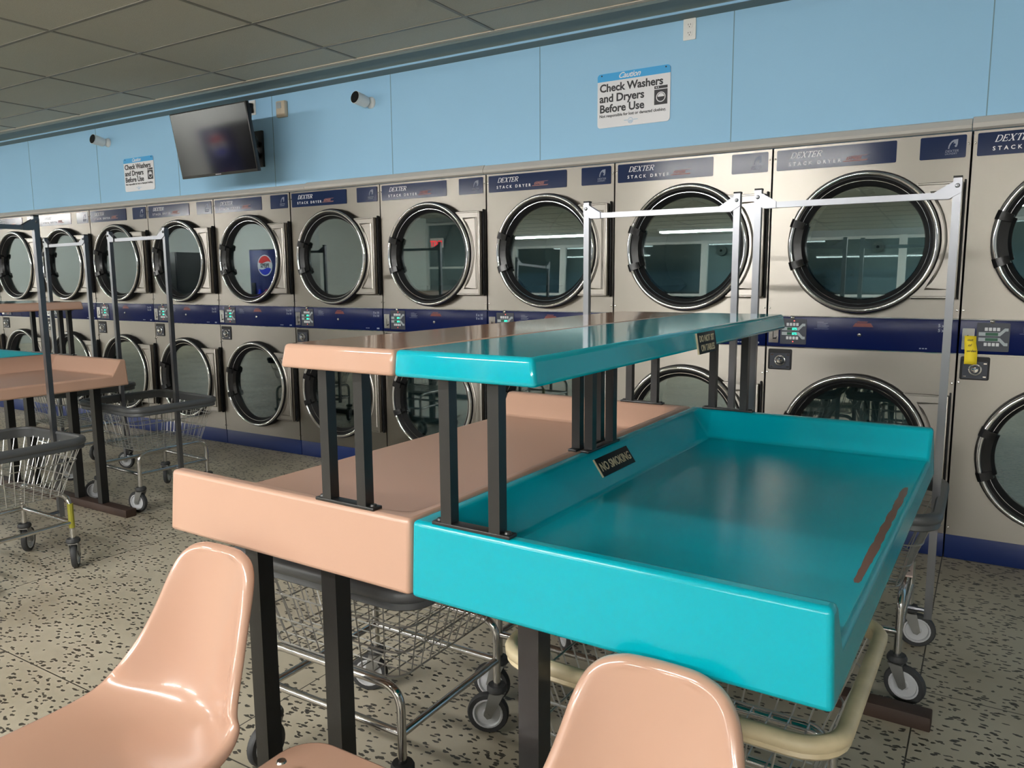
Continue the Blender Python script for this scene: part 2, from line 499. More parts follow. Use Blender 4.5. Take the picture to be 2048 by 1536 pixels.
# blue wall above and beside the dryers
bm = NEW()
box(bm, X0, X1, 0.0, 0.10, 1.953, CEIL + 0.05)
box(bm, X0, -W - 0.004, 0.0, 0.10, 0.0, 1.953)
box(bm, ND * W + 0.004, X1, 0.0, 0.10, 0.0, 1.953)
for k in range(-8, 13):
    x = 0.79 + 1.1165 * k
    if X0 < x < X1: box(bm, x - 0.0022, x + 0.0022, -0.0012, 0.01, 1.96, 2.65, mi=1)
obj('wall_back', bm, [MT['wall'], MT['seam']], kind='structure')

# added moulding imitating the shadow bands on the upper wall, and the cream angle
bm = NEW()
prof = [(0.0, 2.640), (-0.012, 2.6425), (-0.075, 2.6440), (-0.088, 2.646), (-0.093, 2.651), (-0.093, 2.657), (-0.088, 2.6615),
        (-0.092, 2.666), (-0.150, 2.668), (-0.225, 2.671), (-0.235, CEIL), (0.0, CEIL)]
A = [bm.verts.new((X0, y, z)) for y, z in prof]; B = [bm.verts.new((X1, y, z)) for y, z in prof]
for i in range(len(prof)):
    j = (i + 1) % len(prof); bm.faces.new((A[i], A[j], B[j], B[i]))
bm.normal_update()
for f in bm.faces:      # undersides darkened as painted shadow bands, the lip between keeps the wall blue
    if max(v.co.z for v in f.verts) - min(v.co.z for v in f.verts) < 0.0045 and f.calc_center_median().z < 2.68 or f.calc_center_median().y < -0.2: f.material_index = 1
obj('trim_1', bm, [MT['wall'], MT['wall_shade']], kind='structure', smooth=50)  # added moulding, stands in for the shadow bands
bm = NEW(); box(bm, X0, X1, -0.262, -0.232, CEIL - 0.006, CEIL + 0.002); obj('trim_2', bm, MT['cream'], kind='structure')

# metal ledge capping the dryers, in lengths with a step at each joint
for n, (xa, xb, dz) in enumerate(((-W - 0.02, 4.455, 0.0), (4.458, 5.985, 0.006), (5.988, 8.555, 0.003), (8.558, ND * W + 0.01, 0.009))):
    bm = NEW()
    pf = [(-0.012, 1.954), (-0.026, 1.962), (-0.030, 1.972 + dz), (-0.012, 1.998 + dz), (0.002, 2.004 + dz), (0.002, 1.954)]
    A = [bm.verts.new((xa, y, z)) for y, z in pf]; B = [bm.verts.new((xb, y, z)) for y, z in pf]
    for i in range(6):
        j = (i + 1) % 6; bm.faces.new((A[i], A[j], B[j], B[i]))
    bm.faces.new(A); bm.faces.new(B[::-1])
    obj('trim_%d' % (n + 3), bm, MT['trim'], kind='structure', smooth=20)

# the other walls: white at the left, a storefront of dark windows at the right
bm = NEW(); box(bm, X0 - 0.1, X0, Y0, 0.1, 0, CEIL); obj('wall_left', bm, MT['white_wall'], kind='structure')
bm = NEW(); box(bm, X1, X1 + 0.1, Y0, 0.1, 0, CEIL); obj('wall_right', bm, MT['grey_wall'], kind='structure')
WX0, WX1 = -2.7, 11.8
bm = NEW()
box(bm, X0, XP, YP - 0.12, YP, 0, CEIL)
box(bm, XP - 0.12, XP, Y0, YP - 0.12, 0, CEIL)
obj('wall_partition', bm, MT['white_wall'], kind='structure')
bm = NEW()
box(bm, X0, WX0, Y0 - 0.1, Y0, 0, CEIL)
box(bm, WX1, X1, Y0 - 0.1, Y0, 0, CEIL)
box(bm, WX0, WX1, Y0 - 0.1, Y0, 2.58, CEIL)
box(bm, WX0, WX1, Y0 - 0.1, Y0, 0, 0.45)
obj('wall_front', bm, MT['grey_wall'], kind='structure')
edges = [-2.7, -1.5, -0.3, 0.9, 2.4, 3.95, 5.5, 7.35, 8.8, 10.3, 11.8]
for n in range(len(edges) - 1):
    a, b = edges[n], edges[n + 1]
    bm = NEW()
    for x in (a + 0.03, b - 0.03): box(bm, x - 0.03, x + 0.03, Y0 - 0.06, Y0 + 0.03, 0.45, 2.58)
    for z in (0.48, 1.55, 2.55): box(bm, a + 0.06, b - 0.06, Y0 - 0.05, Y0 + 0.02, z - 0.025, z + 0.025)
    w = obj('window_%d' % (n + 1), bm, MT['mullion'], kind='structure')
    bm = NEW(); box(bm, a + 0.06, b - 0.06, Y0 - 0.03, Y0 - 0.024, 0.5, 2.53)
    obj('pane', bm, MT['window'], w)

# ================================================================== strip lights
proto = None
for n, (x, y) in enumerate(LIGHTS):
    lab = 'long fluorescent strip light on the ceiling'
    if proto is None:
        t = thing('strip_light', lab, 'light', (x, y, CEIL), 0, 'fluorescent strip lights on the ceiling')
        bm = NEW(); box(bm, -1.22, 1.22, -0.09, 0.09, -0.045, 0.0, bevel=0.006); obj('housing', bm, MT['white'], t)
        for s in (-0.05, 0.05):
            bm = NEW(); tube(bm, [(-1.18, s, -0.062), (1.18, s, -0.062)], 0.013, 10); obj('tube', bm, MT['tube'], t)
        proto = t
    else:
        t = copy_tree(proto); t.location = (x, y, CEIL)

# ================================================================== stack dryers
CX = 0.430
ZU, ZL = 1.478, 0.520

def serif_logo(bm, x, y, z, h, mi=0):
    """slanted serif capitals spelling the maker's word, drawn stroke by stroke"""
    gl = {
        'D': [((0.0, 0), (0.0, 1), .16), ((-.12, 0), (.35, 0), .08), ((-.12, 1), (.35, 1), .08), ((.35, 1), (.62, .85), .10), ((.62, .85), (.70, .5), .15), ((.70, .5), (.62, .15), .15), ((.62, .15), (.35, 0), .10)],
        'E': [((0.0, 0), (0.0, 1), .16), ((-.12, 0), (.55, 0), .08), ((-.12, 1), (.55, 1), .08), ((0, .5), (.38, .5), .08), ((.53, 0), (.57, .24), .07), ((.53, 1), (.55, .78), .07), ((.38, .38), (.38, .62), .07)],
        'X': [((.02, 1), (.62, 0), .17), ((.62, 1), (.02, 0), .08), ((-.12, 0), (.18, 0), .08), ((.48, 0), (.78, 0), .08), ((-.12, 1), (.18, 1), .08), ((.48, 1), (.78, 1), .08)],
        'T': [((.32, 0), (.32, 1), .16), ((-.02, 1), (.66, 1), .08), ((-.02, 1), (-.04, .76), .07), ((.66, 1), (.68, .76), .07), ((.17, 0), (.47, 0), .08)],
        'R': [((0.0, 0), (0.0, 1), .16), ((-.12, 0), (.16, 0), .08), ((-.12, 1), (.38, 1), .08), ((.38, 1), (.58, .88), .10), ((.58, .88), (.58, .65), .14), ((.58, .65), (.38, .5), .10), ((0, .5), (.38, .5), .08), ((.28, .5), (.66, 0), .16), ((.60, 0), (.78, 0), .08)],
    }
    adv = {'D': 1.0, 'E': .86, 'X': .98, 'T': .92, 'R': .95}
    sh = 0.36
    px = 0.0
    for ch in 'DEXTER':
        for (a, b, w) in gl[ch]:
            d = Vector((b[0] - a[0], b[1] - a[1])); d.normalize(); q = Vector((-d.y, d.x)) * w / 2
            e = d * (w * 0.25 if d.y and d.x else 0)
            pts = []
            for p, s in ((a, 1), (a, -1), (b, -1), (b, 1)):
                v = Vector(p) + q * s
                pts.append((x + (px + v.x + v.y * sh) * h, z + v.y * h))
            if abs(d.y) > 0.9 and w > .15:   # upright stems keep flat ends
                pass
            prism(bm, pts, y, y + 0.0008, mi)
        px += adv[ch]

def horse_mark(bm, x, y, z, s, mi=0):
    out = [(0, 0), (.04, .34), (.16, .62), (.34, .84), (.55, .96), (.95, 1.0), (.93, .45), (.84, .18), (.70, .14), (.62, .30), (.74, .40), (.66, .58), (.50, .52), (.60, .74), (.40, .68), (.26, .50), (.16, .24), (.12, 0)]
    prism(bm, [(x + a * s, z + b * s) for a, b in out], y, y + 0.0008, mi)

def make_door(t, zc, name='door'):
    bm = NEW()
    lathe(bm, [(0.333, 0.0), (0.334, -0.036), (0.330, -0.046), (0.318, -0.050), (0.302, -0.048), (0.290, -0.034), (0.270, -0.008), (0.264, 0.004), (0.264, 0.016), (0.300, 0.016)], CX, zc, 72)
    d = obj(name, bm, MT['black'], t, smooth=40)
    bm = NEW(); torus(bm, 0.3180, 0.0100, CX, -0.052, zc, 80, 12); torus(bm, 0.2880, 0.0016, CX, -0.0345, zc, 72, 6)
    obj('chrome_ring', bm, MT['chrome'], d, smooth=60)
    bm = NEW(); disc(bm, 0, 0, 0, 0.268, 56, th=0.005)
    g = obj('glass', bm, MT['glass'], d, loc=(CX, -0.002, zc))
    # handle sheet at the right, with a pressed outline and a folded grip
    bm = NEW()
    a0 = math.asin(0.255 / 0.335)
    arc = [(CX + 0.335 * math.cos(-a0 + 2 * a0 * k / 14), zc + 0.335 * math.sin(-a0 + 2 * a0 * k / 14)) for k in range(15)]
    prism(bm, arc + [(0.830, zc + 0.255), (0.830, zc - 0.255)], -0.040, -0.032)
    box(bm, 0.822, 0.836, -0.052, -0.010, zc - 0.256, zc + 0.256, bevel=0.005)
    tube(bm, [(CX + 0.225, -0.040, zc + 0.253), (0.826, -0.040, zc + 0.253)], 0.005, 6)
    tube(bm, [(CX + 0.225, -0.040, zc - 0.253), (0.826, -0.040, zc - 0.253)], 0.005, 6)
    a1 = math.asin(0.215 / 0.352)
    arc = [Vector((CX + 0.352 * math.cos(a1 - 2 * a1 * k / 12), -0.040, zc + 0.352 * math.sin(a1 - 2 * a1 * k / 12))) for k in range(13)]
    tube(bm, fillet([(0.803, -0.040, zc - 0.222), (0.803, -0.040, zc + 0.222)] + [tuple(p) for p in (Vector((CX + 0.272, -0.040, zc + 0.222)),)], 0.012) [:0] + [Vector((0.803, -0.040, zc - 0.218)), Vector((0.803, -0.040, zc + 0.218))] + arc, 0.0065, 6, closed=True)
    obj('handle', bm, MT['steel_bright'], d, smooth=40)
    bm = NEW(); box(bm, 0.8365, 0.845, -0.020, 0.0, zc - 0.262, zc + 0.268, bevel=0.003); obj('shade_strip', bm, MT['black'], d)  # black strip standing in for the shadow beside the folded grip
    bm = NEW()
    lathe(bm, [(0.268, -0.020), (0.272, -0.052), (0.300, -0.066), (0.322, -0.066), (0.337, -0.050), (0.337, -0.006)], CX, zc, 3, a0=math.radians(158), a1=math.radians(165))
    lathe(bm, [(0.268, -0.020), (0.272, -0.052), (0.300, -0.066), (0.322, -0.066), (0.337, -0.050), (0.337, -0.006)], CX, zc, 3, a0=math.radians(195), a1=math.radians(202))
    lathe(bm, [(0.254, 0.002), (0.256, -0.022), (0.270, -0.040), (0.304, -0.050), (0.304, -0.02)], CX, zc, 10, a0=math.radians(160), a1=math.radians(200))
    obj('hinge', bm, MT['black_gloss'], d, smooth=30)
    bm = NEW()
    lathe(bm, [(0.262, 0.02), (0.300, 0.05), (0.355, 0.06), (0.355, 0.60), (0.0, 0.62)], CX, zc, 48)
    for k in range(3):
        a = math.radians(100 + 120 * k)
        c, s = math.cos(a), math.sin(a)
        q = Matrix.Translation((CX + 0.33 * c, 0.33, zc + 0.33 * s)) @ Matrix.Rotation(-a, 4, 'Y') @ Matrix.Diagonal((0.09, 0.5, 0.05, 1))
        bmesh.ops.create_cube(bm, size=1.0, matrix=q)
    obj('drum', bm, MT['drum'], t, smooth=40)
    bm = NEW(); disc(bm, CX, 0.606, zc, 0.030, 24, th=-0.012); disc(bm, CX, 0.592, zc, 0.008, 12, mi=1); obj('drum_hub', bm, [MT['white'], MT['ink']], t)
    return g

def make_dryer(label, group):
    t = thing('stack_dryer', label, 'dryer', (0, 0, 0), 0, group)
    # carcass
    bm = NEW()
    box(bm, 0.004, 0.012, 0.014, 0.88, 0.0, 1.95); box(bm, 0.844, 0.852, 0.014, 0.88, 0.0, 1.95)
    box(bm, 0.012, 0.844, 0.87, 0.88, 0.0, 1.95); box(bm, 0.012, 0.844, 0.014, 0.88, 1.942, 1.95)
    box(bm, 0.012, 0.844, 0.03, 0.88, 0.975, 1.12)
    obj('cabinet', bm, MT['dark'], t)
    bm = NEW(); plate_hole(bm, 0.0045, 0.8515, 1.128, 1.951, CX, ZU, 0.325, 0.0, 0.014); obj('upper_panel', bm, MT['steel'], t)
    bm = NEW(); plate_hole(bm, 0.0045, 0.8515, 0.115, 0.966, CX, ZL, 0.325, 0.0, 0.014); obj('lower_panel', bm, MT['steel'], t)
    bm = NEW(); box(bm, 0.003, 0.853, 0.004, 0.03, 0.0, 0.113, bevel=0.002); obj('toe_kick', bm, MT['kick'], t)
    # name plate
    bm = NEW(); prism(bm, rrect(0.020, 0.556, 1.842, 1.940, 0.006), -0.003, 0.002); p = obj('name_plate', bm, MT['navy_plate'], t, smooth=30)
    bm = NEW()
    serif_logo(bm, 0.088, -0.0040, 1.898, 0.026)
    text_into(bm, 'STACK DRYER', 0.0235, at(0.078, -0.0034, 1.862), 0, space=1.75, offset=0.0004)
    obj('lettering', bm, MT['ink_white'], p, smooth=None)
    bm = NEW()
    prism(bm, [(0.325, 1.862), (0.43, 1.862), (0.436, 1.868), (0.328, 1.866)], -0.0040, -0.003)
    text_into(bm, 'EXPRESS', 0.0175, at(0.340, -0.0036, 1.8705), 0, shear=0.35, offset=0.0008)
    prism(bm, [(0.352, 1.8855), (0.428, 1.8855), (0.438, 1.888), (0.352, 1.887)], -0.0040, -0.003)
    obj('script', bm, MT['ink_rose'], p, smooth=None)
    bm = NEW(); prism(bm, rrect(0.652, 0.834, 1.842, 1.940, 0.006), -0.003, 0.002); p = obj('logo_plate', bm, MT['navy_plate'], t, smooth=30)
    bm = NEW(); horse_mark(bm, 0.763, -0.0040, 1.883, 0.040)
    text_into(bm, 'DEXTER', 0.0145, at(0.752, -0.0036, 1.868), 0, shear=0.2)
    text_into(bm, 'LAUNDRY', 0.0105, at(0.752, -0.0036, 1.858), 0)
    obj('emblem', bm, MT['ink_dim'], p, smooth=None)
    # navy control panel
    bm = NEW(); box(bm, 0.0035, 0.8525, -0.006, 0.03, 0.971, 1.123, bevel=0.003)
    box(bm, 0.004, 0.852, -0.0075, -0.003, 1.1235, 1.1275, mi=1); box(bm, 0.004, 0.852, -0.0075, -0.003, 0.967, 0.9705, mi=1)
    c = obj('control_panel', bm, [MT['navy'], MT['chrome_old']], t)
    bm = NEW()
    for i in range(5): box(bm, 0.246, 0.246 + (0.055 if i else 0.03) * (1 - 0.12 * (i % 3)), -0.0068, -0.005, 1.098 - i * 0.0062, 1.0995 - i * 0.0062)
    box(bm, 0.232, 0.30, -0.0066, -0.005, 1.0655, 1.0663)
    obj('instruction_text', bm, MT['ink_dim'], c, smooth=None)
    bm = NEW()
    text_into(bm, '5 x 10', 0.020, at(0.772, -0.0066, 1.088), 0, offset=0.0006)
    text_into(bm, '5 x 10', 0.020, at(0.772, -0.0066, 1.066), 0, offset=0.0006)
    obj('size_text', bm, MT['ink_dim'], c, smooth=None)
    bm = NEW()
    box(bm, 0.800, 0.822, -0.0068, -0.005, 0.982, 0.991)
    for i in range(3): box(bm, 0.70 + i * 0.012, 0.708 + i * 0.012, -0.0068, -0.005, 0.984, 0.989)
    obj('small_print', bm, MT['ink_dim'], c, smooth=None)
    bm = NEW()
    prism(bm, [(0.408, 1.080), (0.500, 1.080), (0.488, 1.098), (0.420, 1.098)], -0.0068, -0.005)
    prism(bm, [(0.424, 1.101), (0.470, 1.101), (0.476, 1.106), (0.430, 1.106)], -0.0068, -0.005)
    obj('emblem', bm, MT['ink_red'], c, smooth=None)
    bm = NEW(); lathe(bm, [(0.0, -0.013), (0.006, -0.0125), (0.009, -0.010), (0.010, -0.006)], 0.440, 1.042, 12); obj('lock', bm, MT['chrome_old'], c)
    # coin slot
    bm = NEW(); prism(bm, rrect(0.014, 0.062, 0.990, 1.086, 0.003), -0.010, -0.004); cs = obj('coin_slot', bm, MT['chrome_old'], t)
    bm = NEW(); box(bm, 0.034, 0.038, -0.0108, -0.009, 1.018, 1.056); prism(bm, [(0.034, 1.008), (0.052, 1.008), (0.056, 1.024), (0.048, 1.016), (0.034, 1.016)], -0.0108, -0.009); obj('slot', bm, MT['dark'], cs)
    # key pad
    bm = NEW(); prism(bm, rrect(0.070, 0.196, 0.985, 1.112, 0.004), -0.0085, -0.004); kp = obj('keypad', bm, MT['keypad_dark'], t)
    bm = NEW()
    for s in (1, -1):
        z = 1.050 + s * 0.012
        q = lambda v: z + s * v
        prism(bm, [(0.078, q(-0.008)), (0.160, q(-0.008)), (0.180, q(0.014)), (0.190, q(0.014)), (0.190, q(0.027)), (0.176, q(0.027)), (0.158, q(0.008)), (0.078, q(0.008))], -0.0095, -0.008)
    obj('arrow_band', bm, MT['keypad'], kp, smooth=None)
    bm = NEW()
    for s in (1, -1): box(bm, 0.104, 0.152, -0.0102, -0.009, 1.050 + s * 0.012 - 0.0065, 1.050 + s * 0.012 + 0.0065)
    obj('display', bm, MT['lcd'], kp)
    bm = NEW()
    text_into(bm, '075', 0.0155, at(0.128, -0.0104, 1.0565), 0, offset=0.0006)
    text_into(bm, '075', 0.0155, at(0.128, -0.0104, 1.0325), 0, offset=0.0006)
    dg = obj('digits', bm, MT['led_green'], kp, smooth=None)
    bt = None
    for s in (1, -1):
        for i in range(4):
            p = (0.106 + i * 0.0155, -0.009, 1.050 + s * 0.034)
            if bt is None:
                bm = NEW(); box(bm, -0.006, 0.006, -0.0015, 0.001, -0.0075, 0.0075, bevel=0.001); bt = obj('button', bm, MT['hub'], kp, loc=p)
            else:
                b2 = bt.copy(); COL.objects.link(b2); b2.parent = kp; b2.location = p
    for x, z in ((0.137, 1.102), (0.133, 0.998)):
        bm = NEW(); disc(bm, x, -0.0098, z, 0.0032, 10); obj('indicator', bm, MT['led_red'], kp, smooth=None)
    bm = NEW(); lathe(bm, [(0.0, -0.014), (0.006, -0.013), (0.0095, -0.010), (0.010, -0.006)], 0.128, 1.1185, 14); obj('lock', bm, MT['chrome_old'], c)
    # square latch below the coin slot
    bm = NEW(); prism(bm, rrect(0.014, 0.130, 0.852, 0.958, 0.008), -0.003, 0.010); la = obj('coin_drawer', bm, MT['black'], t)
    bm = NEW(); prism(bm, rrect(0.024, 0.122, 0.858, 0.936, 0.004), -0.006, -0.002)
    obj('drawer_face', bm, MT['keypad_dark'], la)
    bm = NEW()
    torus(bm, 0.024, 0.004, 0.074, -0.008, 0.900, 24, 8)
    lathe(bm, [(0.0, -0.026), (0.012, -0.025), (0.016, -0.020), (0.017, -0.004)], 0.074, 0.900, 20)
    for x in (0.034, 0.112):
        for z in (0.868, 0.928): box(bm, x - 0.006, x + 0.006, -0.0085, -0.005, z - 0.0025, z + 0.0025)
    obj('lock', bm, MT['chrome'], la)
    sc = None
    for x, z in ((0.0125, 1.90), (0.843, 1.90), (0.0125, 1.165), (0.843, 1.165), (0.0125, 0.838), (0.843, 0.830), (0.0125, 0.15), (0.843, 0.15)):
        if sc is None:
            bm = NEW(); lathe(bm, [(0.0, -0.0045), (0.004, -0.0035), (0.0055, 0.0)], 0, 0, 10); sc = obj('screw', bm, MT['chrome_old'], t, loc=(x, 0, z))
        else:
            s2 = sc.copy(); COL.objects.link(s2); s2.parent = t; s2.location = (x, 0, z)
    gu = make_door(t, ZU); gl_ = make_door(t, ZL)
    return t

dryer_labels = [
    'stainless stack dryer at the far left, cut off by the photo edge',
    'second stainless stack dryer from the left, a dark thin clothes rack in front of it',
    'third stainless stack dryer from the left, left post of a chrome rack crossing its door',
    'fourth stainless stack dryer from the left, its glass reflecting a white wall',
    'stainless stack dryer whose upper glass reflects a round red, white and blue logo',
    'sixth stainless stack dryer from the left, above the near left corner of the salmon shelf',
    'stainless stack dryer with a red exit sign reflected in its upper glass',
    'eighth stainless stack dryer from the left, a rack post crossing the right of its door',
    'ninth stack dryer from the left, between the left rack posts behind the table',
    'tenth stainless stack dryer from the left, right behind the rightmost clothes rack',
    'stainless stack dryer at the right edge, yellow note over its coin slot',
]
G = 'stack dryers along the blue wall'
d0 = make_dryer(dryer_labels[0], G)
TILT = {7: 1.6, 8: 1.6, 9: 1.6, 10: 1.0}
YAWG = {5: 1.2, 3: 0.4}
LEAN = [0.05, -0.05, 0.08, 0.0, -0.1, 0.1, -0.06, 0.1, -0.1, 0.12, -0.05]     # sheet metal never sits quite flat
dryers = [d0]
for i in range(1, ND):
    d = copy_tree(d0); d.location = (i * W, 0, 0); d['label'] = dryer_labels[i]
    dryers.append(d)
d = copy_tree(d0); d.location = (-W, 0, 0); d['label'] = 'stack dryer just outside the left edge of the photo, end of the row'
for i, d in enumerate(dryers):
    doors = [c for c in d.children if c.name.startswith('door')]
    for dr in doors:
        for g in dr.children:
            if g.name.startswith('glass'):
                upper = g.location.z > 1
                if upper: g.rotation_euler = (-math.radians(TILT.get(i, 0.0)), 0, math.radians(YAWG.get(i, 0.0)))
                else: g.rotation_euler = (math.radians(random.uniform(-0.4, 0.4)), 0, math.radians(random.uniform(-0.5, 0.5)))
    for c in d.children:
        if c.name.startswith('upper_panel'): c.rotation_euler = (0, 0, math.radians(LEAN[i]))
        if c.name.startswith('lower_panel'): c.rotation_euler = (0, 0, math.radians(LEAN[i] * 0.6))
    if i == 10:
        for c in d.children:
            if c.name.startswith('keypad'):
                for g in list(c.children):
                    if g.name.startswith(('digits', 'indicator')): bpy.data.objects.remove(g)

# yellow out-of-order note taped over the last coin slot
bm = NEW()
xs, xe = 8.560 + 0.024, 8.560 + 0.070
rows = [(1.052, -0.0125, 0.0), (1.02, -0.016, 0.001), (0.985, -0.015, 0.004), (0.975, -0.018, 0.0045), (0.945, -0.020, 0.005), (0.925, -0.021, 0.005)]
vr = [(bm.verts.new((xs + dx, y, z)), bm.verts.new((xe + dx + (0.004 if k > 1 else 0), y - 0.001, z))) for k, (z, y, dx) in enumerate(rows)]
for a, b in zip(vr, vr[1:]): bm.faces.new((a[0], a[1], b[1], b[0]))
note = obj('paper_note', bm, MT['yellow'], smooth=20)
sm = note.modifiers.new('thick', 'SOLIDIFY'); sm.thickness = 0.0006
tag(note, 'yellow handwritten paper note hanging over the coin slot of the rightmost dryer', 'note')
bm = NEW()
for s, z, x in (('out', 1.030, 0.012), ('of', 1.006, 0.016), ('order', 0.980, 0.012)):
    text_into(bm, s, 0.0165, at(xs + x, -0.0195, z), 0, shear=0.15)
obj('handwriting', bm, MT['ink'], note, smooth=None)

# ================================================================== things on the blue wall
def caution_sign(name, label, x0, x1, z0, z1, group):
    t = thing(name, label, 'sign', (x0, 0, z0), 0, group)
    w, h = x1 - x0, z1 - z0
    bm = NEW(); prism(bm, rrect(0, w, 0, h, 0.018), -0.005, -0.001); obj('panel', bm, MT['sign_white'], t, smooth=30)
    pts = [(x, z) for x, z in rrect(0, w, 0, h, 0.018) if z > h * 0.86]
    pts = [p for p in rrect(0.0, w, h * 0.845, h + 0.04, 0.001) if False] or pts
    bm = NEW(); prism(bm, [(w, h * 0.855)] + pts + [(0, h * 0.855)], -0.0056, -0.0045); obj('header_band', bm, MT['sign_blue'], t, smooth=30)
    bm = NEW(); text_into(bm, 'Caution', h * 0.145, at(w * 0.29, -0.0058, h * 0.885), 0, shear=0.45, offset=0.0006, space=0.95); obj('header_lettering', bm, MT['ink_white'], t, smooth=None)
    k = w / 0.42
    for line, size, zz, off in (('Check Washers', 0.0575, 0.668, 0.0016), ('and Dryers', 0.0585, 0.475, 0.0016), ('Before Use', 0.0585, 0.285, 0.0016), ('Not responsible for lost or damaged clothing.', 0.0212, 0.195, 0.0004)):
        bm = NEW(); text_into(bm, line, size * k, at(w * 0.030, -0.0054, h * zz), 0, offset=off, space=0.985); obj('lettering', bm, MT['ink'], t, smooth=None)
    bm = NEW()
    box(bm, w * 0.79, w * 0.965, -0.0056, -0.0045, h * 0.595, h * 0.645)
    box(bm, w * 0.79, w * 0.965, -0.0056, -0.0045, h * 0.31, h * 0.58)
    obj('washer_icon', bm, MT['ink'], t, smooth=None)
    bm = NEW()
    cx, cz, r = w * 0.878, h * 0.445, w * 0.062
    lathe(bm, [(r, -0.0060), (r * 0.84, -0.0060)], cx, cz, 28)
    prism(bm, [(cx + r * 0.7 * math.cos(a), cz + r * 0.7 * math.sin(a) + r * 0.05) for a in [PI * i / 12 for i in range(13)]], -0.0060, -0.0054)
    for q in (0.815, 0.842): disc(bm, w * q, -0.0060, h * 0.62, w * 0.008, 10)
    obj('icon_drum', bm, MT['sign_white'], t, smooth=None)
    bm = NEW()
    lathe(bm, [(w * 0.036, -0.0056), (w * 0.030, -0.0056)], w * 0.47, h * 0.09, 20)
    for i, q in enumerate((0.06, 0.075, 0.09)): box(bm, w * 0.447, w * 0.493, -0.0056, -0.0045, h * q, h * (q + 0.008))
    box(bm, w * 0.38, w * 0.43, -0.0056, -0.0045, h * 0.098, h * 0.106); box(bm, w * 0.51, w * 0.57, -0.0056, -0.0045, h * 0.098, h * 0.106)
    obj('emblem', bm, MT['ink_blue'], t, smooth=None)
    bm = NEW()
    for q in (0.06, 0.94): lathe(bm, [(0.0, -0.0078), (0.004, -0.007), (0.0045, -0.005)], w * q, h * 0.965, 10)
    obj('screw', bm, MT['ink'], t)

SG = 'caution signs on the blue wall'
caution_sign('caution_sign', 'large white and blue caution sign on the wall, below the white outlet at right', 6.742, 7.163, 2.145, 2.432, SG)
caution_sign('caution_sign', 'small looking caution sign on the wall to the left of the television', 2.291, 2.704, 2.075, 2.349, SG)

def outlet(label, x, z, plug=False):
    t = thing('wall_outlet', label, 'outlet', (x, 0, z), 0, 'white electrical outlets on the blue wall')
    bm = NEW(); prism(bm, rrect(-0.033, 0.033, -0.052, 0.052, 0.004), -0.007, 0.0); obj('cover_plate', bm, MT['white'], t, smooth=30)
    bm = NEW()
    for s in (-1, 1): prism(bm, rrect(-0.016, 0.016, s * 0.020 - 0.014, s * 0.020 + 0.014, 0.008), -0.0085, -0.006)
    obj('socket', bm, MT['beige'] if plug else MT['white'], t, smooth=30)
    bm = NEW()
    for s in (-1, 1):
        for dx in (-0.006, 0.006): box(bm, dx - 0.001, dx + 0.001, -0.0092, -0.008, s * 0.020 - 0.001, s * 0.020 + 0.007)
        disc(bm, 0, -0.0090, s * 0.020 - 0.008, 0.0025, 8)
    obj('slots', bm, MT['ink'], t, smooth=None)
    if plug:
        bm = NEW(); box(bm, -0.022, 0.018, -0.045, -0.009, -0.040, 0.028, bevel=0.006); obj('plug', bm, MT['black'], t)
outlet('white wall outlet with two sockets, high on the wall right of the large caution sign', 7.261, 2.588)
outlet('white wall outlet with a black plug, beside the top right corner of the television', 3.936, 2.582, True)

t = thing('door_chime', 'beige plastic box with grey grille, on the wall right of the television', 'wall box', (4.258, 0, 2.533))
bm = NEW(); box(bm, -0.045, 0.045, -0.034, 0.0, -0.056, 0.056, bevel=0.007); obj('casing', bm, MT['beige'], t)
bm = NEW(); box(bm, -0.034, 0.012, -0.0365, -0.033, 0.004, 0.046, bevel=0.002); obj('grille', bm, MT['keypad'], t)

def security_camera(label, x, z, yaw):
    t = thing('security_camera', label, 'camera', (x, 0, z), 0, 'white bullet cameras on the blue wall')
    bm = NEW(); lathe(bm, [(0.0, -0.030), (0.020, -0.028), (0.034, -0.016), (0.038, -0.004), (0.038, 0.0)], 0, 0, 24); obj('base', bm, MT['white'], t)
    bm = NEW(); tube(bm, fillet([(0, -0.02, 0), (0, -0.045, 0.004), (-0.015, -0.06, 0.0)], 0.02), 0.013, 10); obj('arm', bm, MT['white'], t)
    R = Matrix.Translation((-0.01, -0.050, 0.0)) @ Matrix.Rotation(math.radians(yaw), 4, 'Z') @ Matrix.Rotation(math.radians(10), 4, 'Y') @ Matrix.Diagonal((0.78, 1.12, 1.12, 1))
    bm = NEW()
    lathe(bm, [(0.0, 0.03), (0.024, 0.026), (0.032, 0.012), (0.035, -0.05), (0.036, -0.110), (0.033, -0.112), (0.031, -0.098)], 0, 0, 28, axis='X')
    bmesh.ops.transform(bm, matrix=R, verts=bm.verts)
    obj('body', bm, MT['white'], t)
    bm = NEW(); lathe(bm, [(0.0, -0.113), (0.012, -0.115), (0.034, -0.112), (0.0365, -0.106)], 0, 0, 24, axis='X')
    bmesh.ops.transform(bm, matrix=R, verts=bm.verts); obj('lens', bm, MT['black_gloss'], t)
security_camera('white bullet security camera between the television and the large caution sign', 5.085, 2.482, 84)
security_camera('white bullet security camera above and left of the small caution sign', 2.085, 2.505, 92)

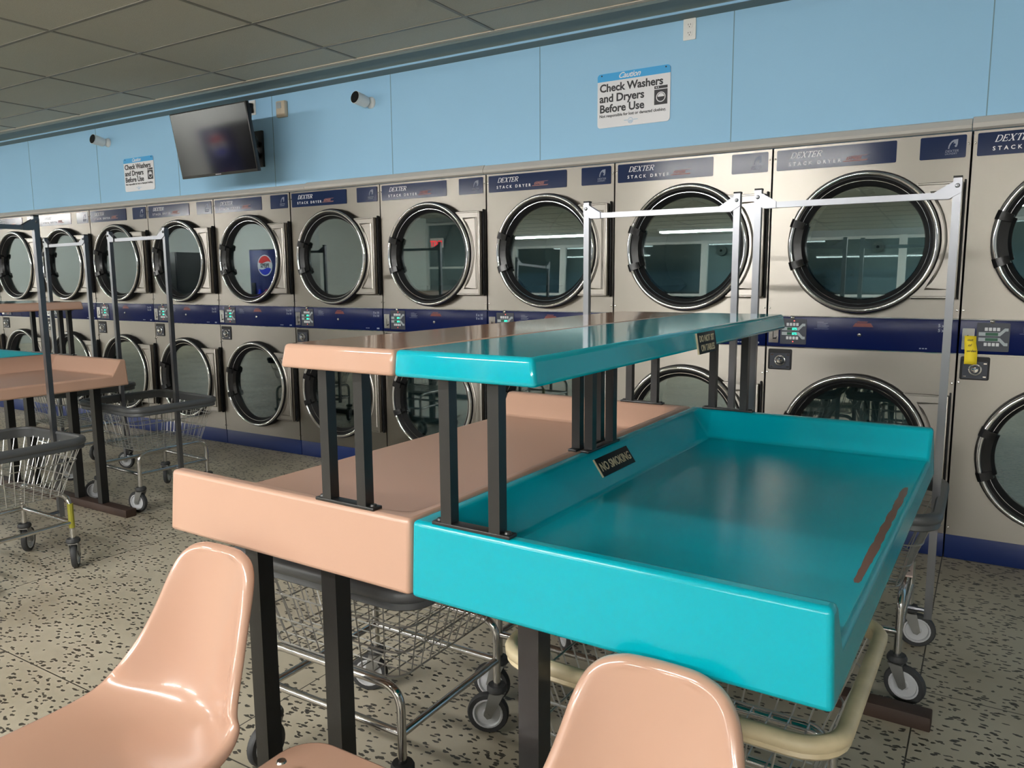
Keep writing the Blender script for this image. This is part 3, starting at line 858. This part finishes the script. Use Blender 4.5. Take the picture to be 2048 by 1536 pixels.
# television on a wall arm, leaning forward
t = thing('television', 'black flat television tilted down on a wall arm, screen switched off', 'television', (3.978, 0, 2.28))
tilt = math.atan2(0.076, 0.437)
Rm = Matrix.Translation((0, -0.408, 0)) @ Matrix.Rotation(tilt, 4, 'X')
def tvpart(name, build, mat, par):
    b_ = NEW(); build(b_); bmesh.ops.transform(b_, matrix=Rm, verts=b_.verts); return obj(name, b_, mat, par)
case = tvpart('casing', lambda b_: (box(b_, -0.405, 0.405, 0.0, 0.030, -0.228, 0.224, bevel=0.004), box(b_, -0.30, 0.30, 0.030, 0.062, -0.20, 0.10, bevel=0.012)), MT['tv'], t)
tvpart('screen', lambda b_: box(b_, -0.396, 0.396, -0.0015, 0.002, -0.210, 0.215), MT['screen'], t)
tvpart('badge', lambda b_: box(b_, -0.03, 0.03, -0.002, 0.001, -0.222, -0.216), MT['chrome_old'], t)
bm = NEW()
box(bm, -0.06, 0.06, -0.02, 0.0, -0.13, 0.13, bevel=0.004)
tube(bm, [(0, -0.02, 0.03), (0.16, -0.18, 0.03), (0.02, -0.36, 0.03)], 0.018, 4, square=True)
tube(bm, [(0, -0.02, -0.05), (0.16, -0.18, -0.05), (0.02, -0.36, -0.05)], 0.018, 4, square=True)
obj('wall_arm', bm, MT['tv'], t)
bm = NEW(); tube(bm, fillet([(-0.03, -0.03, 0.30), (0.05, -0.10, 0.18), (0.12, -0.20, -0.02), (0.20, -0.30, -0.12), (0.12, -0.37, -0.15)], 0.05, 5), 0.004, 6); obj('power_cord', bm, MT['tv'], t)

# ================================================================== folding tables
def make_tray(bm, s):
    xs = [0.002, 0.030, 0.088, 0.731]
    ys = [-0.735, -0.703, -0.652, 0.652, 0.703, 0.735]
    ZR, ZF, ZB = 0.890, 0.806, 0.745
    g = {}
    for i, x in enumerate(xs):
        for j, y in enumerate(ys):
            z = ZR if (j in (0, 1, 4, 5) or i in (0, 1)) else ZF
            g[i, j] = bm.verts.new((s * x, y, z))
    for i in range(3):
        for j in range(5): bm.faces.new((g[i, j], g[i + 1, j], g[i + 1, j + 1], g[i, j + 1]))
    ring = [(i, 0) for i in range(4)] + [(3, j) for j in range(1, 6)] + [(i, 5) for i in (2, 1, 0)] + [(0, j) for j in (4, 3, 2, 1)]
    low = {}
    for i, j in ring:
        x, y = xs[i], ys[j]
        x += 0.008 if i == 3 else 0
        y += -0.008 if j == 0 else 0.008 if j == 5 else 0
        low[i, j] = bm.verts.new((s * x, y, ZB))
    for k in range(len(ring)):
        a, b = ring[k], ring[(k + 1) % len(ring)]
        bm.faces.new((g[a], g[b], low[b], low[a]))
    bm.faces.new([low[k] for k in ring])

def make_shelf(bm, s):
    x0, x1, y, zt, zb = 0.001, 0.284, 0.768, 1.207, 1.160
    T = [(s * x0, -y), (s * x1, -y), (s * x1, y), (s * x0, y)]
    Bq = [(s * x0, -y - 0.006), (s * (x1 + 0.008), -y - 0.006), (s * (x1 + 0.008), y + 0.006), (s * x0, y + 0.006)]
    a = [bm.verts.new((*p, zt)) for p in T]; b = [bm.verts.new((*p, zb)) for p in Bq]
    bm.faces.new(a); bm.faces.new(b[::-1])
    for i in range(4): bm.faces.new((a[i], a[(i + 1) % 4], b[(i + 1) % 4], b[i]))

def bracket(t, x0, x1, y, rim=0.890, along_y=False, cx=0.0, r=0.0115):
    bm = NEW()
    m = 0.032
    if not along_y:
        box(bm, x0 - m, x1 + m, y - 0.013, y + 0.013, rim - 0.001, rim + 0.006, bevel=0.002)
        for x in (x0, x1):
            box(bm, x - r, x + r, y - r, y + r, rim + 0.004, 1.163)
        box(bm, x0 - m, x1 + m, y - 0.012, y + 0.012, 1.154, 1.161)
        for x in (x0 - m + 0.011, x1 + m - 0.011): lathe(bm, [(0.0, 0.010), (0.006, 0.0095), (0.008, 0.005)], x, rim, 10, axis='Z', cy=y)
    else:
        box(bm, cx - 0.012, cx + 0.012, x0 - m, x1 + m, rim - 0.001, rim + 0.006, bevel=0.002)
        for yy in (x0, x1): box(bm, cx - r, cx + r, yy - r, yy + r, rim + 0.004, 1.163)
    obj('shelf_bracket', bm, MT['leg'], t)

def make_table(label, loc, rot):
    t = thing('folding_table', label, 'table', loc, rot, 'laundry folding tables')
    for s, nm, m in ((-1, 'salmon_tray', MT['salmon']), (1, 'teal_tray', MT['teal'])):
        bm = NEW(); make_tray(bm, s)
        obj(nm, bm, m, t, smooth=50, bevel=0.009, label='%s half of the table top' % nm.split('_')[0])
    for s, nm, m in ((-1, 'salmon_shelf', MT['salmon_shelf']), (1, 'teal_shelf', MT['teal_shelf'])):
        bm = NEW(); make_shelf(bm, s)
        obj(nm, bm, m, t, smooth=50, bevel=0.008, label='%s half of the raised shelf' % nm.split('_')[0])
    for y in (-0.719, 0.719):
        bracket(t, -0.222, -0.128, y); bracket(t, 0.078, 0.182, y)
    bracket(t, -0.055, 0.065, 0, along_y=True, cx=-0.017); bracket(t, -0.055, 0.065, 0, along_y=True, cx=0.019)
    for y in (-0.67, 0.67):
        bm = NEW(); box(bm, -0.78, 0.78, y - 0.032, y + 0.032, 0.0, 0.045, bevel=0.004); obj('foot', bm, MT['rust'], t)
        for x in (-0.515, -0.27, 0.225, 0.47):
            bm = NEW(); box(bm, x - 0.021, x + 0.021, y - 0.021, y + 0.021, 0.04, 0.748); obj('leg', bm, MT['leg'], t)
    return t
TABLE_ROT = -0.0233
main = make_table('big salmon and teal folding table with raised shelf in the foreground', (7.812, -2.262, 0), TABLE_ROT)
left_table = make_table('folding table at the left edge, salmon side facing right', (3.83, -2.26, 0), PI)

# plaques on the near table
def plaque(t, name, lines, size, w, h, mat4, label):
    bm = NEW(); box(bm, 0, w, -0.003, 0.0, 0, h, bevel=0.0006)
    box(bm, -0.0022, 0.0004, -0.0034, 0.0005, 0, h, mi=1)
    bmesh.ops.transform(bm, matrix=mat4, verts=bm.verts)
    p = obj(name, bm, [MT['plaque'], MT['gold']], t, label=label)
    bm = NEW()
    for i, s in enumerate(lines):
        text_into(bm, s, size, at(w / 2, -0.0034, h / 2 + ((len(lines) - 1) / 2 - i) * size * 1.02 - size * 0.36), 0, align='CENTER', offset=0.0004, extrude=0.0003)
    bmesh.ops.transform(bm, matrix=Matrix.Identity(4), verts=bm.verts)
    bmesh.ops.transform(bm, matrix=mat4 @ Matrix.Translation((w / 2, 0, 0)) @ Matrix.Diagonal((0.86, 1, 1.0, 1)) @ Matrix.Translation((-w / 2, 0, 0)), verts=bm.verts)
    obj('lettering', bm, MT['gold'], p, smooth=None)
# on the shelf's teal edge (faces +x)
Mp = Matrix.Translation((0.2942, -0.046, 1.1485)) @ Matrix.Rotation(PI / 2, 4, 'Z') @ Matrix.Rotation(-math.atan2(0.008, 0.047), 4, 'X')
plaque(main, 'sign_plate', ['DO NOT SIT', 'ON TABLES'], 0.0215, 0.128, 0.050, Mp, 'black plate reading DO NOT SIT ON TABLES')
# on the slope of the teal tray's middle ridge
sl = math.atan2(0.058, 0.084)
Mp = Matrix.Translation((0.0700, -0.083, 0.8330)) @ Matrix.Rotation(PI / 2, 4, 'Z') @ Matrix.Rotation(-sl, 4, 'X')
plaque(main, 'sign_plate', ['NO SMOKING'], 0.032, 0.192, 0.050, Mp, 'black plate reading NO SMOKING')

# ================================================================== laundry carts
def rr_loop(hx, hy, z, r, n=5):
    return [(x, y, z) for x, y in rrect(-hx, hx, -hy, hy, r, n)]

TALL = [(0.000, -0.004), (0.012, -0.004), (0.016, 0.000), (0.014, 0.014), (0.020, 0.018), (0.023, 0.026), (0.021, 0.040), (0.014, 0.047), (-0.003, 0.047), (-0.008, 0.038), (-0.003, 0.030), (-0.004, 0.0)]
SLIM = [(0.000, 0.0), (0.012, 0.001), (0.016, 0.006), (0.013, 0.012), (0.019, 0.017), (0.020, 0.028), (0.014, 0.036), (0.004, 0.038), (-0.005, 0.035), (-0.008, 0.028), (-0.003, 0.022), (-0.004, 0.0)]
def make_rim(rim_mat, t, tx, ty, zt, sec):
    bm = NEW(); cols = []
    base = rr_loop(tx - 0.004, ty - 0.004, 0, 0.065, 6)
    m = len(base)
    for i in range(m):
        p = Vector(base[i]); a, b = Vector(base[i - 1]), Vector(base[(i + 1) % m])
        d = (b - a).normalized(); nn = Vector((d.y, -d.x, 0))
        cols.append([bm.verts.new(p + nn * u + Vector((0, 0, zt - 0.022 + v))) for u, v in sec])
    for i in range(m):
        A, B = cols[i], cols[(i + 1) % m]
        for j in range(len(sec)): bm.faces.new((A[j], A[(j + 1) % len(sec)], B[(j + 1) % len(sec)], B[j]))
    return obj('bumper_rim', bm, rim_mat, t, smooth=50)

def make_cart(label, rim_mat, rack, group):
    t = thing('laundry_cart', label, 'laundry cart', (0, 0, 0), 0, group)
    wx, wy = 0.232, 0.215
    R = 0.0115
    bm = NEW()
    for s in (-1, 1):
        if rack: tube(bm, fillet([(s * wx, -wy, 0.135), (s * wx, -wy, 0.345), (s * wx, wy, 0.345), (s * wx, wy, 0.135)], 0.06, 7), R, 10)
        else: tube(bm, fillet([(-wx, s * wy, 0.135), (-wx, s * wy, 0.345), (wx, s * wy, 0.345), (wx, s * wy, 0.135)], 0.06, 7), R, 10)
        tube(bm, [(-wx, s * wy, 0.225), (wx, s * wy, 0.225)], R * 0.9, 10)
        tube(bm, [(s * wx, -wy, 0.225), (s * wx, wy, 0.225)], R * 0.9, 10)
    obj('frame', bm, MT['chrome_old'], t, smooth=60)
    bx, by, tx, ty, zb, zt = 0.225, 0.215, 0.312, 0.262, 0.362, 0.595
    bm = NEW()
    r = 0.0021
    for f in (0.0, 0.33, 0.66, 1.0):
        tube(bm, rr_loop(bx + (tx - bx) * f, by + (ty - by) * f, zb + (zt - zb) * f, 0.05), r * 1.25, 5, closed=True)
    lo = rr_loop(bx, by, zb, 0.05, 4); hi = rr_loop(tx, ty, zt, 0.06, 4)
    def resample(loop, n):
        P = [Vector(p) for p in loop] + [Vector(loop[0])]
        L = [0.0]
        for a, b in zip(P, P[1:]): L.append(L[-1] + (b - a).length)
        out = []
        k = 0
        for i in range(n):
            d = L[-1] * i / n
            while L[k + 1] < d: k += 1
            out.append(P[k].lerp(P[k + 1], (d - L[k]) / max(1e-9, L[k + 1] - L[k])))
        return out
    n = 46
    for a, b in zip(resample(lo, n), resample(hi, n)): tube(bm, [a, b], r, 4)
    k = 11
    for i in range(1, k):
        x = -bx + 2 * bx * i / k; tube(bm, [(x, -by + 0.004, zb), (x, by - 0.004, zb)], r, 4)
        y = -by + 2 * by * i / k; tube(bm, [(-bx + 0.004, y, zb + 0.003), (bx - 0.004, y, zb + 0.003)], r, 4)
    obj('wire_basket', bm, MT['wire'], t, smooth=60)
    make_rim(rim_mat, t, tx, ty, zt, TALL)       # vinyl bumper round the top
    # swivel casters
    for sx in (-1, 1):
        for sy in (-1, 1):
            a = random.uniform(0, 2 * PI)
            e = bpy.data.objects.new('caster', None); COL.objects.link(e); e.empty_display_size = 0.03
            bm = NEW()
            lathe(bm, [(0.0, 0.150), (0.026, 0.150), (0.030, 0.142), (0.030, 0.134), (0.024, 0.128), (0.0, 0.128)], 0, 0, 18, axis='Z')
            c = obj('caster', bm, MT['tyre'], t, loc=(sx * wx, sy * wy, 0)); c.rotation_euler = (0, 0, a)
            bpy.data.objects.remove(e)
            bm = NEW()
            for s in (-1, 1):
                A = [bm.verts.new((x, s * 0.020, z)) for x, z in ((-0.022, 0.128), (0.022, 0.128), (0.038, 0.060), (0.028, 0.048), (0.016, 0.052))]
                B = [bm.verts.new((v.co.x, v.co.y - s * 0.0035, v.co.z)) for v in A]
                bm.faces.new(A); bm.faces.new(B[::-1])
                for i in range(5): bm.faces.new((A[i], A[(i + 1) % 5], B[(i + 1) % 5], B[i]))
            box(bm, -0.022, 0.022, -0.020, 0.020, 0.124, 0.129)
            tube(bm, [(0.027, -0.022, 0.0615), (0.027, 0.022, 0.0615)], 0.006, 8)
            obj('fork', bm, MT['fork'], c)
            bm = NEW()
            lathe(bm, [(0.044, -0.0115), (0.0575, -0.0115), (0.0615, -0.006), (0.0615, 0.006), (0.0575, 0.0115), (0.044, 0.0115)], 0.027, 0.0615, 28)
            lathe(bm, [(0.0, -0.0085), (0.013, -0.0125), (0.016, -0.0070), (0.037, -0.0060), (0.040, -0.0125), (0.045, -0.0118)], 0.027, 0.0615, 24, mi=1)
            lathe(bm, [(0.0, 0.0085), (0.013, 0.0125), (0.016, 0.0070), (0.037, 0.0060), (0.040, 0.0125), (0.045, 0.0118)], 0.027, 0.0615, 24, mi=1)
            obj('wheel', bm, [MT['tyre'], MT['hub']], c, smooth=40)
    if rack:
        px = 0.300
        for s in (-1, 1):
            bm = NEW(); tube(bm, [(s * (px + 0.0), 0, 0.20), (s * px, 0, 1.625)], 0.0115, square=True)
            tube(bm, [(s * wx, 0, 0.225), (s * (px - 0.008), 0, 0.225)], 0.008, 8)
            p = obj('rack_post', bm, MT['alu'], t, smooth=25)
            bm = NEW(); box(bm, s * px - 0.0125, s * px + 0.0125, -0.0125, 0.0125, 1.622, 1.628); obj('post_cap', bm, MT['black'], p)
        bm = NEW()
        tube(bm, [(-px + 0.05, 0, 1.570), (px - 0.05, 0, 1.570)], 0.0100, square=True)
        for s in (-1, 1):
            for yy in (-0.0145, 0.0115):
                prism(bm, [(s * (px + 0.012), 1.612), (s * (px - 0.010), 1.612), (s * (px - 0.062), 1.580), (s * (px - 0.062), 1.559), (s * (px - 0.020), 1.559), (s * (px + 0.012), 1.578)], yy, yy + 0.003)
            lathe(bm, [(0.0, -0.021), (0.005, -0.020), (0.007, -0.0145)], s * px, 1.598, 10)
        obj('hanging_rail', bm, MT['alu'], t, smooth=25)
    return t

CG = 'wire laundry carts'

def recast(t):      # casters of every cart point their own way
    for c in t.children:
        if c.name.startswith('caster'): c.rotation_euler = (0, 0, random.uniform(0, 2 * PI))
rack_a = make_cart('wire laundry cart with hanging rail at the left edge, nearest of the left carts', MT['rim_grey'], True, CG)
rack_a.location = (4.915, -2.43, 0); rack_a.rotation_euler = (0, 0, PI / 2)
for lab, x, y, r in (
        ('wire laundry cart with thin dark rack behind the left folding table', 3.275, -1.10, -0.10),
        ('wire laundry cart with chrome rack just right of the left folding table', 4.362, -1.275, -0.06),
        ('wire laundry cart with the left of two tall racks behind the big table', 7.575, -1.21, 0.0),
        ('wire laundry cart with the rightmost tall rack, its wheels beside the table', 8.266, -1.275, 0.0)):
    c = copy_tree(rack_a); c.location = (x, y, 0); c.rotation_euler = (0, 0, r); c['label'] = lab; recast(c); rack_last = c
cart_d = make_cart('rackless wire laundry cart with grey rim parked under the salmon half of the big table', MT['rim_grey'], False, CG)
cart_d.location = (7.285, -2.50, 0)
c = copy_tree(cart_d); c.location = (7.665, -1.926, 0); c.rotation_euler = (0, 0, 0); c['label'] = 'wire laundry cart mostly hidden under the middle of the big table, one leg showing'; recast(c)
cart_e = copy_tree(cart_d)
cart_e.location = (8.212, -2.600, 0); cart_e.rotation_euler = (0, 0, -0.02)
cart_e['label'] = 'wire laundry cart with yellowed cream rim under the teal half of the big table'
for ch in list(cart_e.children):
    if ch.name.startswith('bumper_rim'): bpy.data.objects.remove(ch)
make_rim(MT['rim_cream'], cart_e, 0.312, 0.262, 0.595, SLIM)
recast(cart_e)
for c in rack_last.children:
    if c.name.startswith('caster'):
        c.rotation_euler = (0, 0, -0.25 if c.location.y < 0 else 0.15)
for c in cart_d.children:
    if c.name.startswith('caster'):
        c.rotation_euler = (0, 0, PI + 0.45 if c.location.y > 0 else -PI / 2)
# odds and ends left in the rightmost cart
t = thing('plastic_strip', 'pale pink plastic strip with two holes on the wire floor of the rightmost cart', 'strip', (8.502, -1.29, 0.3665), 0.06)
bm = NEW(); box(bm, -0.013, 0.013, -0.09, 0.09, 0.0, 0.006, bevel=0.002); obj('plate', bm, MT['pink'], t)
for yy in (-0.045, 0.045):
    bm = NEW(); lathe(bm, [(0.0, 0.0065), (0.006, 0.0065), (0.006, 0.004)], 0, 0, 12, axis='Z', cy=yy); obj('hole', bm, MT['ink'], t)
# yellow tape on the leg of the left-most cart
bm = NEW(); tube(bm, [(0.232, -0.215, 0.20), (0.232, -0.215, 0.315)], 0.0128, 10); obj('tape_wrap', bm, MT['tape'], rack_a, label='yellow tape wrapped on the leg')

# ================================================================== moulded chairs
def catmull(P, t):
    n = len(P) - 1
    f = t * n; i = min(int(f), n - 1); u = f - i
    p0, p1, p2, p3 = P[max(0, i - 1)], P[i], P[i + 1], P[min(n, i + 2)]
    return [0.5 * ((2 * b) + (-a + c) * u + (2 * a - 5 * b + 4 * c - d) * u * u + (-a + 3 * b - 3 * c + d) * u ** 3) for a, b, c, d in zip(p0, p1, p2, p3)]

# y, z, half width, side lift
CHAIR = [(-0.245, 0.418, 0.130, 0.000), (-0.235, 0.440, 0.178, 0.004), (-0.190, 0.450, 0.198, 0.010), (-0.10, 0.440, 0.206, 0.018), (0.00, 0.430, 0.204, 0.030), (0.07, 0.430, 0.194, 0.046),
         (0.125, 0.452, 0.178, 0.062), (0.155, 0.500, 0.158, 0.060), (0.175, 0.560, 0.138, 0.046), (0.192, 0.625, 0.122, 0.034), (0.206, 0.685, 0.111, 0.024), (0.214, 0.722, 0.100, 0.016), (0.219, 0.745, 0.080, 0.010), (0.221, 0.755, 0.048, 0.006)]
def make_chair(label, loc, rot):
    t = thing('shell_chair', label, 'chair', loc, rot, 'salmon moulded chairs')
    bm = NEW()
    NU, NV = 14, 34
    grid = []; nor = []
    for j in range(NV + 1):
        v = j / NV
        y, z, w, l = catmull(CHAIR, v)
        y2, z2, _, _ = catmull(CHAIR, min(1, v + 0.004)); y1, z1, _, _ = catmull(CHAIR, max(0, v - 0.004))
        tg = Vector((0, y2 - y1, z2 - z1)).normalized(); nn = Vector((0, -tg.z, tg.y))
        row = []; nr = []
        for i in range(NU + 1):
            u = -1 + 2 * i / NU
            row.append(bm.verts.new(Vector((u * w, y, z)) + nn * (l * abs(u) ** 2.2)))
            dl = l * 2.2 * abs(u) ** 1.2 * (1 if u > 0 else -1) / w
            nr.append((nn - Vector((dl, 0, 0))).normalized())
        grid.append(row); nor.append(nr)
    for j in range(NV):
        for i in range(NU): bm.faces.new((grid[j][i], grid[j][i + 1], grid[j + 1][i + 1], grid[j + 1][i]))
    loop = [(0, i) for i in range(NU)] + [(j, NU) for j in range(NV)] + [(NV, i) for i in range(NU, 0, -1)] + [(j, 0) for j in range(NV, 0, -1)]
    L = len(loop)
    rings = [[grid[j][i] for j, i in loop]]
    base = [grid[j][i].co.copy() for j, i in loop]
    for ou, dn in ((0.007, 0.001), (0.013, 0.006), (0.016, 0.013), (0.015, 0.022)):
        ring = []
        for k in range(L):
            tg = (base[(k + 2) % L] - base[k - 2]).normalized()
            nn = nor[loop[k][0]][loop[k][1]]
            outw = tg.cross(nn).normalized()
            ring.append(bm.verts.new(base[k] + outw * ou - nn * dn))
        rings.append(ring)
    for a, b in zip(rings, rings[1:]):
        for k in range(L): bm.faces.new((a[k], a[(k + 1) % L], b[(k + 1) % L], b[k]))
    sh = obj('shell', bm, MT['chair'], t, smooth=180)
    md = sh.modifiers.new('thick', 'SOLIDIFY'); md.thickness = 0.004; md.offset = -1
    md = sh.modifiers.new('sub', 'SUBSURF'); md.levels = 1; md.render_levels = 1
    for sx in (-1, 1):
        for sy in (-1, 1):
            bm = NEW()
            tube(bm, [(sx * 0.12, sy * 0.10 - 0.02, 0.425), (sx * 0.20, sy * 0.17 - 0.02, 0.012)], 0.011, 10)
            lathe(bm, [(0.0, 0.0), (0.016, 0.0), (0.016, 0.014), (0.0, 0.016)], sx * 0.20, 0, 12, axis='Z', cy=sy * 0.17 - 0.02, mi=1)
            obj('leg', bm, [MT['chrome_old'], MT['black']], t)
    bm = NEW()
    tube(bm, [(-0.13, 0.08, 0.415), (0.13, 0.08, 0.415)], 0.010, 8); tube(bm, [(-0.13, -0.12, 0.415), (0.13, -0.12, 0.415)], 0.010, 8)
    obj('seat_support', bm, MT['chrome_old'], t)
    return t
make_chair('salmon moulded chair at the left, its back against the salmon side of the table', (7.315, -3.275, 0), 0.0)
make_chair('salmon moulded chair at the bottom centre, its back against the teal side of the table', (8.300, -3.275, 0), 0.0)

# low side table between the chairs
t = thing('side_table', 'low salmon side table between the two salmon chairs, only its rounded corner showing', 'side table', (7.790, -3.300, 0))
bm = NEW()
pts = rrect(-0.235, 0.235, -0.25, 0.25, 0.075, 7)
A = [bm.verts.new((x, y, 0.420)) for x, y in pts]; B = [bm.verts.new((x, y, 0.390)) for x, y in pts]
bm.faces.new(A); bm.faces.new(B[::-1])
for i in range(len(pts)): bm.faces.new((A[i], A[(i + 1) % len(pts)], B[(i + 1) % len(pts)], B[i]))
obj('table_top', bm, MT['chair'], t, bevel=0.006, smooth=50)
bm = NEW(); lathe(bm, [(0.0, 0.004), (0.008, 0.0035), (0.010, 0.0)], -0.175, 0.446, 12, axis='Z', cy=0.130); obj('bolt', bm, MT['chrome_old'], t)
bm = NEW()
tube(bm, [(0, 0, 0.03), (0, 0, 0.418)], 0.025, 14); lathe(bm, [(0.0, 0.035), (0.05, 0.034), (0.17, 0.012), (0.175, 0.0), (0.0, 0.0)], 0, 0, 28, axis='Z')
obj('pedestal', bm, MT['leg'], t)

# ================================================================== far side of the room (seen in the glass)
def vending(label, x, body, logo):
    t = thing('vending_machine', label, 'vending machine', (x, YP + 0.02, 0), 0)
    bm = NEW(); box(bm, -0.48, 0.48, 0.0, 0.80, 0.04, 1.93, bevel=0.01); box(bm, -0.44, 0.44, 0.05, 0.75, 0.0, 0.05); obj('cabinet', bm, MT['vend_black'], t)
    bm = NEW(); box(bm, -0.46, 0.46, 0.80, 0.82, 0.10, 1.91, bevel=0.006); obj('front_panel', bm, body, t)
    if logo:
        bm = NEW()
        R, cz = 0.215, 1.60
        Mx = Matrix.Translation((0, 0.826, cz)) @ Matrix.Rotation(PI, 4, 'Z') @ FACE_OUT
        def circ(r, a0, a1, n=24): return [(r * math.cos(a0 + (a1 - a0) * i / n), r * math.sin(a0 + (a1 - a0) * i / n)) for i in range(n + 1)]
        prism(bm, [(a, b + cz) for a, b in circ(R, 0, 2 * PI * 23 / 24, 23)], 0.820, 0.824, 0)
        w = R * 0.9
        wave = [(w * (-0.93 + 1.86 * i / 12), w * (0.32 + 0.10 * math.sin(-PI + 2 * PI * i / 12))) for i in range(13)]
        prism(bm, [(a, b + cz) for a, b in wave + circ(w, 0.32, PI - 0.32, 16)], 0.824, 0.826, 1)
        wave = [(w * (-0.90 + 1.80 * i / 12), w * (-0.34 + 0.10 * math.sin(-PI + 2 * PI * i / 12))) for i in range(13)]
        prism(bm, [(a, b + cz) for a, b in wave[::-1] + circ(w, PI + 0.45, 2 * PI - 0.45, 16)], 0.824, 0.826, 2)
        text_into(bm, 'PEPSI', 0.115, Matrix.Translation((0, 0.8285, cz - 0.042)) @ Matrix.Rotation(PI, 4, 'Z') @ FACE_OUT, 3, align='CENTER', offset=0.003)
        obj('logo', bm, [MT['vend_white'], MT['vend_red'], MT['vend_blue'], MT['ink']], t, smooth=None)
        for k, m in enumerate(('vend_white', 'vend_red', 'vend_blue')):
            bm = NEW(); lathe(bm, [(0.0, 0.0), (0.045, 0.0), (0.048, 0.16), (0.020, 0.25), (0.020, 0.29), (0.0, 0.29)], 0.22 - 0.2 * k, 0.82, 14, axis='Z', cy=0.83); obj('bottle_picture', bm, MT[m], t)
    bm = NEW(); box(bm, -0.42, -0.30, 0.82, 0.835, 0.95, 1.25, bevel=0.004); obj('coin_panel', bm, MT['keypad_dark'], t)
    bm = NEW(); box(bm, -0.25, 0.30, 0.815, 0.83, 0.22, 0.45, bevel=0.006); obj('delivery_flap', bm, MT['dark'], t)
vending('navy vending machine with a round lit logo, reflected in a dryer door', -4.05, MT['vend'], True)
vending('black vending machine against the white wall, reflected in a dryer door', -7.15, MT['vend_black'], False)
t = thing('exit_sign', 'glowing red exit sign over the dark windows, reflected in a dryer door', 'sign', (-2.35, Y0 + 0.06, 2.12))
bm = NEW(); box(bm, -0.18, 0.18, -0.03, 0.02, -0.11, 0.11, bevel=0.006); box(bm, -0.02, 0.02, -0.10, -0.02, -0.02, 0.02); obj('housing', bm, MT['white'], t)
bm = NEW(); text_into(bm, 'EXIT', 0.17, Matrix.Translation((0, 0.022, -0.07)) @ Matrix.Rotation(PI, 4, 'Z') @ FACE_OUT, 0, align='CENTER', offset=0.006); obj('lettering', bm, MT['exit'], t, smooth=None)
